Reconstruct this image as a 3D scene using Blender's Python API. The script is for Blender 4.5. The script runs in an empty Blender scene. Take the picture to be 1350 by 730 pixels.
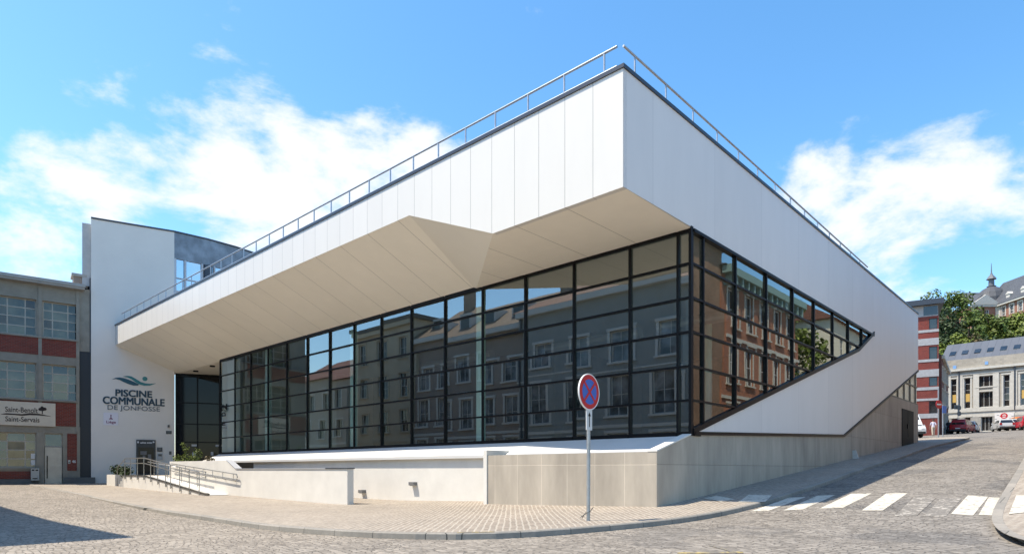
import bpy, bmesh, math, random
from mathutils import Matrix, Vector
R = math.radians
S = bpy.context.scene
COL = S.collection

# ------------------------------------------------------------------ camera, sky, sun, exposure
cam_d = bpy.data.cameras.new('camera')
cam = bpy.data.objects.new('camera', cam_d); COL.objects.link(cam)
cam.location = (0, 0, 0); cam.rotation_euler = (R(90), 0, 0)
cam_d.sensor_width = 36; cam_d.lens = 836 / 1350 * 36
cam_d.shift_y = 0.188; cam_d.clip_start = .1; cam_d.clip_end = 3000
S.camera = cam
S.view_settings.view_transform = 'Standard'; S.view_settings.look = 'None'
S.view_settings.gamma = 1; S.view_settings.use_curve_mapping = False
S.view_settings.exposure = 1.26
SUN_AZ, SUN_EL = 190.0, 63.0
sd = bpy.data.lights.new('sun', 'SUN'); sd.energy = 3.2; sd.angle = R(.5); sd.color = (1, .90, .75)
so = bpy.data.objects.new('sun', sd); COL.objects.link(so)
sv = Vector((math.cos(R(SUN_AZ)) * math.cos(R(SUN_EL)), math.sin(R(SUN_AZ)) * math.cos(R(SUN_EL)), math.sin(R(SUN_EL))))
so.rotation_euler = sv.to_track_quat('Z', 'Y').to_euler(); so.location = sv * 60
S.cycles.max_bounces = 8; S.cycles.transparent_max_bounces = 12; S.cycles.caustics_reflective = False
S.cycles.caustics_refractive = False

def pxdir(px, py):
    return Vector(((px - 675) / 836, 1, (619 - py) / 836))

w = bpy.data.worlds.new('World'); S.world = w; w.use_nodes = True
nt = w.node_tree; nt.nodes.clear()
def N(t, tree=None, **kw):
    n = (tree or nt).nodes.new(t)
    for k, v in kw.items(): setattr(n, k, v)
    return n
def wl(a, b): nt.links.new(a, b)
def wm(op, a, b=None, c=None, clamp=False):
    n = N('ShaderNodeMath', operation=op); n.use_clamp = clamp
    for i, v in enumerate((a, b, c)):
        if v is None: continue
        if isinstance(v, (int, float)): n.inputs[i].default_value = v
        else: wl(v, n.inputs[i])
    return n.outputs[0]
wout = N('ShaderNodeOutputWorld')
sky = N('ShaderNodeTexSky', sky_type='NISHITA'); sky.sun_disc = False
sky.sun_elevation = R(SUN_EL); sky.sun_rotation = math.atan2(sv.x, sv.y)
sky.air_density = 1.0; sky.dust_density = .6; sky.ozone_density = 1.6
hs = N('ShaderNodeHueSaturation'); hs.inputs['Hue'].default_value = .493; hs.inputs['Saturation'].default_value = 1.25
wl(sky.outputs[0], hs.inputs['Color'])
bg1 = N('ShaderNodeBackground'); bg1.inputs[1].default_value = .125; wl(hs.outputs[0], bg1.inputs[0])
bg2 = N('ShaderNodeBackground'); bg2.inputs[0].default_value = (.95, .98, 1, 1); bg2.inputs[1].default_value = .46
tc = N('ShaderNodeTexCoord')
nrm = N('ShaderNodeVectorMath', operation='NORMALIZE'); wl(tc.outputs['Generated'], nrm.inputs[0])
d = nrm.outputs[0]
mp = N('ShaderNodeMapping'); mp.inputs['Scale'].default_value = (1, 1, 1.9); mp.inputs['Location'].default_value = (.6, 2.2, .5); mp.inputs['Rotation'].default_value = (0, R(-18), 0)
wl(d, mp.inputs[0])
n1 = N('ShaderNodeTexNoise'); n1.inputs['Scale'].default_value = 5.2; n1.inputs['Detail'].default_value = 11; n1.inputs['Roughness'].default_value = .57
n1.inputs['Distortion'].default_value = .35; wl(mp.outputs[0], n1.inputs[0])
n2 = N('ShaderNodeTexNoise'); n2.inputs['Scale'].default_value = 17; n2.inputs['Detail'].default_value = 9; n2.inputs['Roughness'].default_value = .6
wl(mp.outputs[0], n2.inputs[0])
blobs = [(345, 225, .21, .37), (245, 165, .10, .30), (150, 190, .12, .24), (440, 290, .22, .40), (560, 255, .16, .33), (80, 185, .08, .21), (110, 330, .20, .30), (150, 118, .07, .24), (215, 140, .06, .26),
         (1085, 250, .10, .27), (1165, 255, .09, .30), (1215, 240, .05, .33), (1300, 262, .13, .25), (1220, 325, .23, .33), (1420, 330, .25, .29), (1340, 340, .15, .31), (1120, 320, .13, .31)]
acc = None
for (bx, by, rad, amp) in blobs:
    c = pxdir(bx, by).normalized()
    vm = N('ShaderNodeVectorMath', operation='DISTANCE'); wl(d, vm.inputs[0]); vm.inputs[1].default_value = c
    mr = N('ShaderNodeMapRange', interpolation_type='SMOOTHERSTEP'); wl(vm.outputs['Value'], mr.inputs[0])
    mr.inputs[1].default_value = rad * 1.25; mr.inputs[2].default_value = 0; mr.inputs[3].default_value = 0; mr.inputs[4].default_value = amp
    acc = mr.outputs[0] if acc is None else wm('MAXIMUM', acc, mr.outputs[0])
# a modest cover for the part of the sky behind the camera
sx = N('ShaderNodeSeparateXYZ'); wl(d, sx.inputs[0])
back = N('ShaderNodeMapRange'); wl(sx.outputs[1], back.inputs[0]); back.inputs[1].default_value = .25; back.inputs[2].default_value = -.3
back.inputs[3].default_value = 0; back.inputs[4].default_value = .10
acc = wm('ADD', acc, back.outputs[0])
dens = wm('ADD', wm('ADD', n1.outputs[0], wm('MULTIPLY', wm('SUBTRACT', n2.outputs[0], .5), .42)), acc)
cm = N('ShaderNodeMapRange', interpolation_type='SMOOTHSTEP'); wl(dens, cm.inputs[0]); cm.inputs[1].default_value = .66; cm.inputs[2].default_value = .91
cm.inputs[3].default_value = 0; cm.inputs[4].default_value = .97
mx = N('ShaderNodeMixShader'); wl(cm.outputs[0], mx.inputs[0]); wl(bg1.outputs[0], mx.inputs[1]); wl(bg2.outputs[0], mx.inputs[2])
wl(mx.outputs[0], wout.inputs[0])

# ------------------------------------------------------------------ frames.  street frame F: X along the long front (towards the corner), Y up the side street
FR = math.atan2(-.682, .731)
F = Matrix.Rotation(FR, 4, 'Z')
FI = F.inverted()
EX, EY = F @ Vector((1, 0, 0)), F @ Vector((0, 1, 0))
def ss(a, b, x):
    t = min(1, max(0, (x - a) / (b - a))); return t * t * (3 - 2 * t)
_B = [(-300, -1.0), (4, -1.0), (8, -1.03), (13, -1.15), (20, -1.22), (30, -1.13), (40, -.98), (47, -.87), (60, -.85), (400, -.85)]
def lerp_tab(t, x):
    for (a, va), (b, vb) in zip(t, t[1:]):
        if x <= b: return va + (vb - va) * max(0, (x - a)) / (b - a)
    return t[-1][1]
_S = [0.0]
for _i in range(1, 700):
    _r = 8 + _i * .25 - .125
    sl = .0855 * ss(10.5, 16, _r) * (1 - ss(45, 54, _r)) + .057 * ss(45, 54, _r) * (1 - ss(112, 125, _r))
    _S.append(_S[-1] + sl * .25)
def Sr(r):
    i = (r - 8) / .25
    if i <= 0: return 0
    k = int(i)
    if k >= len(_S) - 1: return _S[-1]
    return _S[k] + (_S[k + 1] - _S[k]) * (i - k)
def ZG(X, Y):                                            # pavement level in frame F
    l = -X; e = max(0, Y - 45)
    return lerp_tab(_B, l) + Sr(Y) * (1 - ss(10 + e, 24 + e, l))
def KH(X): return .105 - .085 * ss(18, 36, -X)           # kerb height
def ZR(X, Y): return ZG(X, Y) - KH(X)
def gp(px, py, f=ZG):                                    # where a sight line meets the ground -> frame F
    d = FI @ pxdir(px, py); t = 5.0
    lo, hi = 2.0, 200.0
    prev = lo
    t = lo
    while t < 200:
        p = d * t
        if p.z < f(p.x, p.y): break
        prev = t; t *= 1.01
    lo, hi = prev, t
    for _ in range(30):
        m = (lo + hi) / 2; p = d * m
        if p.z < f(p.x, p.y): hi = m
        else: lo = m
    return d * hi
def hit(px, py, M):                                      # sight line meets plane y=0 of frame M -> its x, z
    Mi = M.inverted(); o = Mi @ Vector((0, 0, 0)); p = Mi @ pxdir(px, py); dd = p - o
    t = -o.y / dd.y; q = o + dd * t
    return q.x, q.z
def frame(x, y, z, ang): return Matrix.Translation((x, y, z)) @ Matrix.Rotation(R(ang), 4, 'Z')
def fframe(X, Y, Z, ang=0): return F @ Matrix.Translation((X, Y, Z)) @ Matrix.Rotation(R(ang), 4, 'Z')

# ------------------------------------------------------------------ materials
MATS = {}
def mat(name, col, rough=.6, metal=0, var=0, vscale=3, bump=0, bscale=20, spec=.5, col2=None, detail=6, island=0):
    if name in MATS: return MATS[name]
    m = bpy.data.materials.new(name); m.use_nodes = True; t = m.node_tree; b = t.nodes['Principled BSDF']
    b.inputs['Base Color'].default_value = (*col, 1); b.inputs['Roughness'].default_value = rough; b.inputs['Metallic'].default_value = metal
    b.inputs['Specular IOR Level'].default_value = spec
    tc = N('ShaderNodeTexCoord', t)
    if var or col2:
        n = N('ShaderNodeTexNoise', t); n.inputs['Scale'].default_value = vscale; n.inputs['Detail'].default_value = detail; n.inputs['Roughness'].default_value = .62
        t.links.new(tc.outputs['Object'], n.inputs[0])
        r = N('ShaderNodeValToRGB', t); r.color_ramp.elements[0].position = .32; r.color_ramp.elements[1].position = .68
        c1 = col2 or tuple(c * (1 - var) for c in col); c2 = col if col2 else tuple(min(1, c * (1 + var)) for c in col)
        r.color_ramp.elements[0].color = (*c1, 1); r.color_ramp.elements[1].color = (*c2, 1)
        t.links.new(n.outputs[0], r.inputs[0]); src = r.outputs[0]
        if island:
            g = N('ShaderNodeNewGeometry', t); h = N('ShaderNodeHueSaturation', t); mr = N('ShaderNodeMapRange', t)
            t.links.new(g.outputs['Random Per Island'], mr.inputs[0]); mr.inputs[3].default_value = 1 - island; mr.inputs[4].default_value = 1 + island
            t.links.new(mr.outputs[0], h.inputs['Value']); t.links.new(src, h.inputs['Color']); src = h.outputs[0]
        t.links.new(src, b.inputs['Base Color'])
    if bump:
        n = N('ShaderNodeTexNoise', t); n.inputs['Scale'].default_value = bscale; n.inputs['Detail'].default_value = 5
        t.links.new(tc.outputs['Object'], n.inputs[0]); bu = N('ShaderNodeBump', t); bu.inputs['Strength'].default_value = bump; bu.inputs['Distance'].default_value = .02
        t.links.new(n.outputs[0], bu.inputs['Height']); t.links.new(bu.outputs[0], b.inputs['Normal'])
    MATS[name] = m; return m
def ML(t):
    def f(op, a, b=None, clamp=False):
        n = t.nodes.new('ShaderNodeMath'); n.operation = op; n.use_clamp = clamp
        for i, v in enumerate((a, b)):
            if v is None: continue
            if isinstance(v, (int, float)): n.inputs[i].default_value = v
            else: t.links.new(v, n.inputs[i])
        return n.outputs[0]
    return f
def mixc(t, fac, a, b, mode='MIX'):
    n = t.nodes.new('ShaderNodeMix'); n.data_type = 'RGBA'; n.blend_type = mode
    for i, v in ((0, fac), (6, a), (7, b)):
        if isinstance(v, (int, float)): n.inputs[i].default_value = v
        elif isinstance(v, tuple): n.inputs[i].default_value = (*v, 1)
        else: t.links.new(v, n.inputs[i])
    return n.outputs[2]
def noise(t, vec, scale, detail=5, rough=.6):
    n = t.nodes.new('ShaderNodeTexNoise'); n.inputs['Scale'].default_value = scale; n.inputs['Detail'].default_value = detail; n.inputs['Roughness'].default_value = rough
    t.links.new(vec, n.inputs[0]); return n.outputs[0]
def ramp(t, v, a, b, lo=0., hi=1.):
    n = t.nodes.new('ShaderNodeMapRange'); t.links.new(v, n.inputs[0])
    n.inputs[1].default_value = a; n.inputs[2].default_value = b; n.inputs[3].default_value = lo; n.inputs[4].default_value = hi
    n.interpolation_type = 'SMOOTHSTEP'; return n.outputs[0]
def panel_mat(name, col, sx, sz, w=.012, axis='X', rough=.45, tone=.02, off=0., offz=0., joint=.35, grime=.04, spec=.5, sheen=0):
    """cladding: thin dark joints every sx along axis and every sz in height, small tone change per panel, faint dirt"""
    if name in MATS: return MATS[name]
    m = bpy.data.materials.new(name); m.use_nodes = True; t = m.node_tree; b = t.nodes['Principled BSDF']; f = ML(t)
    tc = N('ShaderNodeTexCoord', t); s = N('ShaderNodeSeparateXYZ', t); t.links.new(tc.outputs['Object'], s.inputs[0])
    a = s.outputs['XYZ'.index(axis)]; z = s.outputs[2]
    c = (*col, 1); fac = None; u = None
    def line(v, st, o):
        q = f('DIVIDE', f('ADD', v, o), st); fr = f('FRACT', q); e = f('MINIMUM', fr, f('SUBTRACT', 1, fr))
        return f('LESS_THAN', e, w / 2 / st), f('FLOOR', q)
    fac, u = line(a, sx, off)
    if sz:
        f2, u2 = line(z, sz, offz); fac = f('MAXIMUM', fac, f2); u = f('ADD', u, f('MULTIPLY', u2, 7.3))
    wn = N('ShaderNodeTexWhiteNoise', t); wn.noise_dimensions = '1D'; t.links.new(u, wn.inputs['W'])
    v = f('ADD', 1 - tone, f('MULTIPLY', wn.outputs['Value'], 2 * tone))
    mp = N('ShaderNodeMapping', t); mp.inputs['Scale'].default_value = (1.3, 1.3, .35); t.links.new(tc.outputs['Object'], mp.inputs[0])
    g = f('MULTIPLY', f('SUBTRACT', noise(t, mp.outputs[0], 1.1, 7), .5), grime * 4)
    v = f('MULTIPLY', f('ADD', v, g), f('SUBTRACT', 1, f('MULTIPLY', fac, 1 - joint)))
    h = N('ShaderNodeHueSaturation', t); h.inputs['Color'].default_value = c; t.links.new(v, h.inputs['Value'])
    t.links.new(h.outputs[0], b.inputs['Base Color']); b.inputs['Roughness'].default_value = rough; b.inputs['Specular IOR Level'].default_value = spec
    bu = N('ShaderNodeBump', t); bu.inputs['Strength'].default_value = .5; bu.inputs['Distance'].default_value = .01
    t.links.new(f('SUBTRACT', 1, fac), bu.inputs['Height']); t.links.new(bu.outputs[0], b.inputs['Normal'])
    MATS[name] = m; return m
def brick_mat(name, c1, c2, mortar, bw=.22, bh=.07, ms=.01, rough=.8, var=.25, wall=True, rot=0, bump=.4, off=.5, squash=1, soft=0, dirt=.25, spec=.3):
    if name in MATS: return MATS[name]
    m = bpy.data.materials.new(name); m.use_nodes = True; t = m.node_tree; b = t.nodes['Principled BSDF']; f = ML(t)
    tc = N('ShaderNodeTexCoord', t)
    if wall:
        s = N('ShaderNodeSeparateXYZ', t); t.links.new(tc.outputs['Object'], s.inputs[0])
        c = N('ShaderNodeCombineXYZ', t); t.links.new(f('ADD', s.outputs[0], s.outputs[1]), c.inputs[0]); t.links.new(s.outputs[2], c.inputs[1]); vec = c.outputs[0]
    else:
        mp = N('ShaderNodeMapping', t); mp.inputs['Location'].default_value = (.6, 2.2, .5); mp.inputs['Rotation'].default_value = (0, 0, rot); t.links.new(tc.outputs['Object'], mp.inputs[0]); vec = mp.outputs[0]
    if soft:
        nn = N('ShaderNodeTexNoise', t); nn.inputs['Scale'].default_value = 2.2; nn.inputs['Detail'].default_value = 4; t.links.new(vec, nn.inputs[0])
        va = N('ShaderNodeVectorMath', t, operation='SCALE'); va.inputs['Scale'].default_value = soft
        vs = N('ShaderNodeVectorMath', t, operation='SUBTRACT'); t.links.new(nn.outputs['Color'], vs.inputs[0]); vs.inputs[1].default_value = (.5, .5, .5)
        t.links.new(vs.outputs[0], va.inputs[0]); vd = N('ShaderNodeVectorMath', t, operation='ADD'); t.links.new(vec, vd.inputs[0]); t.links.new(va.outputs[0], vd.inputs[1]); vec = vd.outputs[0]
    br = N('ShaderNodeTexBrick', t); t.links.new(vec, br.inputs[0]); br.offset = off; br.squash = squash
    br.inputs['Color1'].default_value = (*c1, 1); br.inputs['Color2'].default_value = (*c2, 1); br.inputs['Mortar'].default_value = (*mortar, 1)
    br.inputs['Scale'].default_value = 1; br.inputs['Brick Width'].default_value = bw; br.inputs['Row Height'].default_value = bh
    br.inputs['Mortar Size'].default_value = ms; br.inputs['Mortar Smooth'].default_value = .3; br.inputs['Bias'].default_value = 0
    n1 = noise(t, tc.outputs['Object'], .45, 8, .65); n2 = noise(t, tc.outputs['Object'], 9, 5, .7)
    v = f('ADD', f('ADD', 1, f('MULTIPLY', f('SUBTRACT', n1, .5), dirt * 3)), f('MULTIPLY', f('SUBTRACT', n2, .5), var * 2))
    h = N('ShaderNodeHueSaturation', t); t.links.new(br.outputs['Color'], h.inputs['Color']); t.links.new(v, h.inputs['Value'])
    t.links.new(h.outputs[0], b.inputs['Base Color']); b.inputs['Roughness'].default_value = rough; b.inputs['Specular IOR Level'].default_value = spec
    bu = N('ShaderNodeBump', t); bu.inputs['Strength'].default_value = bump; bu.inputs['Distance'].default_value = .012
    t.links.new(f('ADD', f('SUBTRACT', 1, br.outputs['Fac']), f('MULTIPLY', n2, .8)), bu.inputs['Height']); t.links.new(bu.outputs[0], b.inputs['Normal'])
    MATS[name] = m; return m
def glass_mat(name, tint, ior=3.4, refl=(1, 1, 1), wav=0):
    if name in MATS: return MATS[name]
    m = bpy.data.materials.new(name); m.use_nodes = True; t = m.node_tree; t.nodes.clear(); o = N('ShaderNodeOutputMaterial', t)
    tr = N('ShaderNodeBsdfTransparent', t); tr.inputs[0].default_value = (*tint, 1)
    gl = N('ShaderNodeBsdfGlossy', t); gl.inputs['Roughness'].default_value = 0; gl.inputs[0].default_value = (*refl, 1)
    f = ML(t); ge = N('ShaderNodeNewGeometry', t); dt = N('ShaderNodeVectorMath', t, operation='DOT_PRODUCT'); t.links.new(ge.outputs['Normal'], dt.inputs[0]); t.links.new(ge.outputs['Incoming'], dt.inputs[1])
    F0 = ((ior - 1) / (ior + 1)) ** 2
    fr = f('ADD', F0, f('MULTIPLY', 1 - F0, f('POWER', f('SUBTRACT', 1, f('ABSOLUTE', dt.outputs['Value']), True), 5)))
    mx = N('ShaderNodeMixShader', t); t.links.new(fr, mx.inputs[0]); t.links.new(tr.outputs[0], mx.inputs[1]); t.links.new(gl.outputs[0], mx.inputs[2])
    if wav:
        tc = N('ShaderNodeTexCoord', t); n = noise(t, tc.outputs['Object'], .55, 1, .4); bu = N('ShaderNodeBump', t); bu.inputs['Strength'].default_value = wav; bu.inputs['Distance'].default_value = .02
        t.links.new(n, bu.inputs['Height']); t.links.new(bu.outputs[0], gl.inputs['Normal'])
    t.links.new(mx.outputs[0], o.inputs[0]); MATS[name] = m; return m
def road_mat(name):
    """worn granite setts: irregular rows, each stone its own tone; dusty and pale on the plaza, greyer and repaired up the side street"""
    m = bpy.data.materials.new(name); m.use_nodes = True; t = m.node_tree; b = t.nodes['Principled BSDF']; f = ML(t)
    tc = N('ShaderNodeTexCoord', t); o = tc.outputs['Object']
    def warp(v, sc, amp):
        n = N('ShaderNodeTexNoise', t); n.inputs['Scale'].default_value = sc; n.inputs['Detail'].default_value = 2; t.links.new(v, n.inputs[0])
        s = N('ShaderNodeVectorMath', t, operation='SUBTRACT'); t.links.new(n.outputs['Color'], s.inputs[0]); s.inputs[1].default_value = (.5, .5, .5)
        k = N('ShaderNodeVectorMath', t, operation='SCALE'); k.inputs['Scale'].default_value = amp; t.links.new(s.outputs[0], k.inputs[0])
        e = N('ShaderNodeVectorMath', t, operation='ADD'); t.links.new(v, e.inputs[0]); t.links.new(k.outputs[0], e.inputs[1]); return e.outputs[0]
    v = warp(warp(o, .35, 1.1), 3.0, .10)
    mp = N('ShaderNodeMapping', t); mp.inputs['Location'].default_value = (.6, 2.2, .5); mp.inputs['Rotation'].default_value = (0, 0, R(14)); mp.inputs['Scale'].default_value = (7.2, 9.2, 6.2); t.links.new(v, mp.inputs[0])
    vo = N('ShaderNodeTexVoronoi', t); vo.distance = 'CHEBYCHEV'; vo.inputs['Scale'].default_value = 1; vo.inputs['Randomness'].default_value = .55; t.links.new(mp.outputs[0], vo.inputs[0])
    v2 = N('ShaderNodeTexVoronoi', t); v2.feature = 'DISTANCE_TO_EDGE'; v2.inputs['Scale'].default_value = 1; v2.inputs['Randomness'].default_value = .55; t.links.new(mp.outputs[0], v2.inputs[0])
    joint = ramp(t, v2.outputs['Distance'], .02, .10)
    sc = N('ShaderNodeSeparateColor', t); t.links.new(vo.outputs['Color'], sc.inputs[0])
    tone = f('ADD', .78, f('MULTIPLY', sc.outputs[0], .42))
    big = noise(t, o, .11, 6, .62); mid = noise(t, o, .9, 7, .68); fine = noise(t, o, 14, 5, .7)
    s = N('ShaderNodeSeparateXYZ', t); t.links.new(o, s.inputs[0])
    up = ramp(t, f('ADD', f('ADD', s.outputs[0], f('MULTIPLY', s.outputs[1], .35)), f('MULTIPLY', f('SUBTRACT', big, .5), 14)), -9., 3.)
    col = mixc(t, up, (.285, .25, .208), (.235, .215, .19))
    patch = f('MULTIPLY', ramp(t, noise(t, o, .32, 4, .5), .56, .60), up)
    col = mixc(t, f('MULTIPLY', patch, .55), col, (.13, .125, .12))
    val = f('MULTIPLY', tone, f('ADD', 1, f('ADD', f('MULTIPLY', f('SUBTRACT', big, .5), .4), f('ADD', f('MULTIPLY', f('SUBTRACT', mid, .5), .34), f('MULTIPLY', f('SUBTRACT', fine, .5), .5)))))
    val = f('MULTIPLY', val, f('ADD', .62, f('MULTIPLY', joint, .38)))
    h = N('ShaderNodeHueSaturation', t); t.links.new(col, h.inputs['Color']); t.links.new(val, h.inputs['Value'])
    t.links.new(h.outputs[0], b.inputs['Base Color']); b.inputs['Roughness'].default_value = .8; b.inputs['Specular IOR Level'].default_value = .15
    bu = N('ShaderNodeBump', t); bu.inputs['Strength'].default_value = .9; bu.inputs['Distance'].default_value = .02
    t.links.new(f('ADD', f('MULTIPLY', joint, .8), f('ADD', f('MULTIPLY', sc.outputs[1], .5), f('MULTIPLY', fine, .4))), bu.inputs['Height']); t.links.new(bu.outputs[0], b.inputs['Normal'])
    return m

# ------------------------------------------------------------------ mesh building
class MB:
    def __init__(s, M=None): s.v = []; s.f = []; s.mi = []; s.M = M or Matrix.Identity(4); s.cur = 0; s.smooth = False; s.sm = []
    def add(s, pts, faces, smooth=False):
        b = len(s.v); s.v += [s.M @ Vector(p) for p in pts]
        for f in faces: s.f.append([b + i for i in f]); s.mi.append(s.cur); s.sm.append(smooth)
        return s
    def poly(s, pts): return s.add(pts, [list(range(len(pts)))])
    def box(s, x0, x1, y0, y1, z0, z1):
        p = [(x, y, z) for z in (z0, z1) for y in (y0, y1) for x in (x0, x1)]
        return s.add(p, [(0, 2, 3, 1), (4, 5, 7, 6), (0, 1, 5, 4), (2, 6, 7, 3), (0, 4, 6, 2), (1, 3, 7, 5)])
    def prism(s, pts, off):                              # pts: 3-D polygon, off: vector
        n = len(pts); off = Vector(off); a = [Vector(p) for p in pts]; b = [p + off for p in a]
        return s.add(a + b, [list(range(n))[::-1], list(range(n, 2 * n))] + [(i, (i + 1) % n, n + (i + 1) % n, n + i) for i in range(n)])
    def tube(s, path, r, n=8, cap=True):
        path = [Vector(p) for p in path]; rings = []
        rs = r if isinstance(r, (list, tuple)) else [r] * len(path)
        for i, p in enumerate(path):
            t = (path[min(i + 1, len(path) - 1)] - path[max(i - 1, 0)]).normalized()
            u = t.cross(Vector((0, 0, 1)));
            if u.length < .05: u = t.cross(Vector((1, 0, 0)))
            u.normalize(); q = t.cross(u)
            rings.append([p + (u * math.cos(2 * math.pi * k / n) + q * math.sin(2 * math.pi * k / n)) * rs[i] for k in range(n)])
        pts = [p for rg in rings for p in rg]; fs = []
        for i in range(len(path) - 1):
            for k in range(n): fs.append((i * n + k, i * n + (k + 1) % n, (i + 1) * n + (k + 1) % n, (i + 1) * n + k))
        s.add(pts, fs, True)
        if cap: s.add(rings[0], [list(range(n))[::-1]]); s.add(rings[-1], [list(range(n))])
        return s
    def lathe(s, prof, n=24, axis='Z'):                  # prof (r, h)
        pts = []; fs = []
        for r, h in prof:
            for k in range(n):
                a = 2 * math.pi * k / n; c, d = r * math.cos(a), r * math.sin(a)
                pts.append((c, d, h) if axis == 'Z' else (h, c, d) if axis == 'X' else (c, h, d))
        for i in range(len(prof) - 1):
            for k in range(n): fs.append((i * n + k, i * n + (k + 1) % n, (i + 1) * n + (k + 1) % n, (i + 1) * n + k))
        return s.add(pts, fs)
    def build(s, name, m, parent=None, at=None, fix=True):
        me = bpy.data.meshes.new(name)
        root = parent
        while root is not None and root.parent is not None: root = root.parent
        if parent is not None: W = WM[root.name]
        else: W = at if at is not None else s.M
        Wi = W.inverted()
        me.from_pydata([Wi @ v for v in s.v], [], s.f)
        for k in (m if isinstance(m, list) else [m]): me.materials.append(k)
        me.polygons.foreach_set('material_index', s.mi); me.polygons.foreach_set('use_smooth', s.sm)
        if fix:
            bm = bmesh.new(); bm.from_mesh(me); bmesh.ops.recalc_face_normals(bm, faces=bm.faces); bm.to_mesh(me); bm.free()
        me.update()
        o = bpy.data.objects.new(name, me); COL.objects.link(o)
        if parent is not None: o.parent = parent
        else: o.matrix_world = W; WM[o.name] = W
        return o
WM = {}
def tag(o, label=None, cat=None, group=None, kind=None):
    if label: o['label'] = label
    if cat: o['category'] = cat
    if group: o['group'] = group
    if kind: o['kind'] = kind
    return o
def thing(name, label, cat, M, group=None):
    o = bpy.data.objects.new(name, None); COL.objects.link(o); o.empty_display_size = .2
    o.matrix_world = M; WM[o.name] = M
    return tag(o, label, cat, group)
def dup(root, M, label=None, group=None):
    r = root.copy(); COL.objects.link(r); r.matrix_world = M; WM[r.name] = M
    if label: r['label'] = label
    if group: r['group'] = group
    for ch in list(root.children):
        c = ch.copy(); COL.objects.link(c); c.parent = r
        for g in list(ch.children):
            e = g.copy(); COL.objects.link(e); e.parent = c
    return r
def text_obj(body, name, M, box, m, parent, bold=0, ext=.01, rot=0, strike=0):
    """letters fitted into box (x0,x1,z0,z1) on the plane y=0 of frame M"""
    cu = bpy.data.curves.new('t', 'FONT'); cu.body = body; cu.size = 1; cu.offset = bold; cu.extrude = .02; cu.resolution_u = 4
    to = bpy.data.objects.new('t', cu); COL.objects.link(to)
    me = bpy.data.meshes.new_from_object(to.evaluated_get(bpy.context.evaluated_depsgraph_get()))
    bpy.data.objects.remove(to)
    vs = [v.co.copy() for v in me.vertices]
    if rot: vs = [Vector((-v.y, v.x, v.z)) if rot > 0 else Vector((v.y, -v.x, v.z)) for v in vs]
    x0, x1 = min(v.x for v in vs), max(v.x for v in vs); y0, y1 = min(v.y for v in vs), max(v.y for v in vs)
    mb = MB(M); sx = (box[1] - box[0]) / (x1 - x0); sz = (box[3] - box[2]) / (y1 - y0)
    for k, (ox, oz) in enumerate(((0, 0),) if not strike else ((-1, -.5), (1, .5), (-1, .5), (1, -.5), (0, 0))):
        mb.add([(box[0] + (v.x - x0) * sx + ox * strike, -ext * (1 if v.z > 0 else 0) - .003 - k * .0015, box[2] + (v.y - y0) * sz + oz * strike) for v in vs], [list(p.vertices) for p in me.polygons])
    return mb.build(name, m, parent, fix=False)
def holed(mb, x0, x1, z0, z1, holes, y=0, depth=.15):
    """a front face at y with rectangular openings and their reveals"""
    xs = sorted({x0, x1} | {h[0] for h in holes} | {h[1] for h in holes}); zs = sorted({z0, z1} | {h[2] for h in holes} | {h[3] for h in holes})
    xs = [v for v in xs if x0 <= v <= x1]; zs = [v for v in zs if z0 <= v <= z1]
    for a, b in zip(zs, zs[1:]):
        run = None
        for c, e in zip(xs, xs[1:]):
            inside = any(h[0] - 1e-6 <= c and e <= h[1] + 1e-6 and h[2] - 1e-6 <= a and b <= h[3] + 1e-6 for h in holes)
            if not inside: run = (c if run is None else run[0], e)
            if (inside or e == xs[-1]) and run:
                mb.poly([(run[0], y, a), (run[1], y, a), (run[1], y, b), (run[0], y, b)]); run = None
    for h in holes:
        a, b, c, e = h[:4]; q = y + depth
        mb.poly([(a, y, c), (a, q, c), (a, q, e), (a, y, e)]); mb.poly([(b, y, c), (b, y, e), (b, q, e), (b, q, c)])
        mb.poly([(a, y, c), (b, y, c), (b, q, c), (a, q, c)]); mb.poly([(a, y, e), (a, q, e), (b, q, e), (b, y, e)])
    return mb
def window(root, M, h, fm, gm, depth=.15, nx=1, nz=1, fw=.07, bar=.035, xs=None, zs=None, back=None):
    a, b, c, e = h[:4]; f = MB(M); y0, y1 = depth - .06, depth + .02
    f.box(a, a + fw, y0, y1, c, e); f.box(b - fw, b, y0, y1, c, e); f.box(a + fw, b - fw, y0, y1, c, c + fw); f.box(a + fw, b - fw, y0, y1, e - fw, e)
    for x in (xs or [a + (b - a) * k / nx for k in range(1, nx)]): f.box(x - bar / 2, x + bar / 2, y0 + .012, y1 - .004, c + fw, e - fw)
    for z in (zs or [c + (e - c) * k / nz for k in range(1, nz)]): f.box(a + fw, b - fw, y0 + .02, y1 - .008, z - bar / 2, z + bar / 2)
    fo = f.build('window', fm, root)
    p = MB(M); XS = [a + .01] + list(xs or [a + (b - a) * k / nx for k in range(1, nx)]) + [b - .01]; ZS = [c + .01] + list(zs or [c + (e - c) * k / nz for k in range(1, nz)]) + [e - .01]
    rr = random.Random(int(abs(a * 31 + c * 57 + M[0][3] * 7) * 10))
    for x0, x1 in zip(XS, XS[1:]):
        for z0, z1 in zip(ZS, ZS[1:]):
            t1, t2 = rr.uniform(-.012, .012) * (x1 - x0), rr.uniform(-.012, .012) * (z1 - z0); y = depth - .015
            p.poly([(x0, y - t1 - t2, z0), (x1, y + t1 - t2, z0), (x1, y + t1 + t2, z1), (x0, y - t1 + t2, z1)])
    p.build('pane', gm, fo, fix=False)
    return fo

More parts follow.
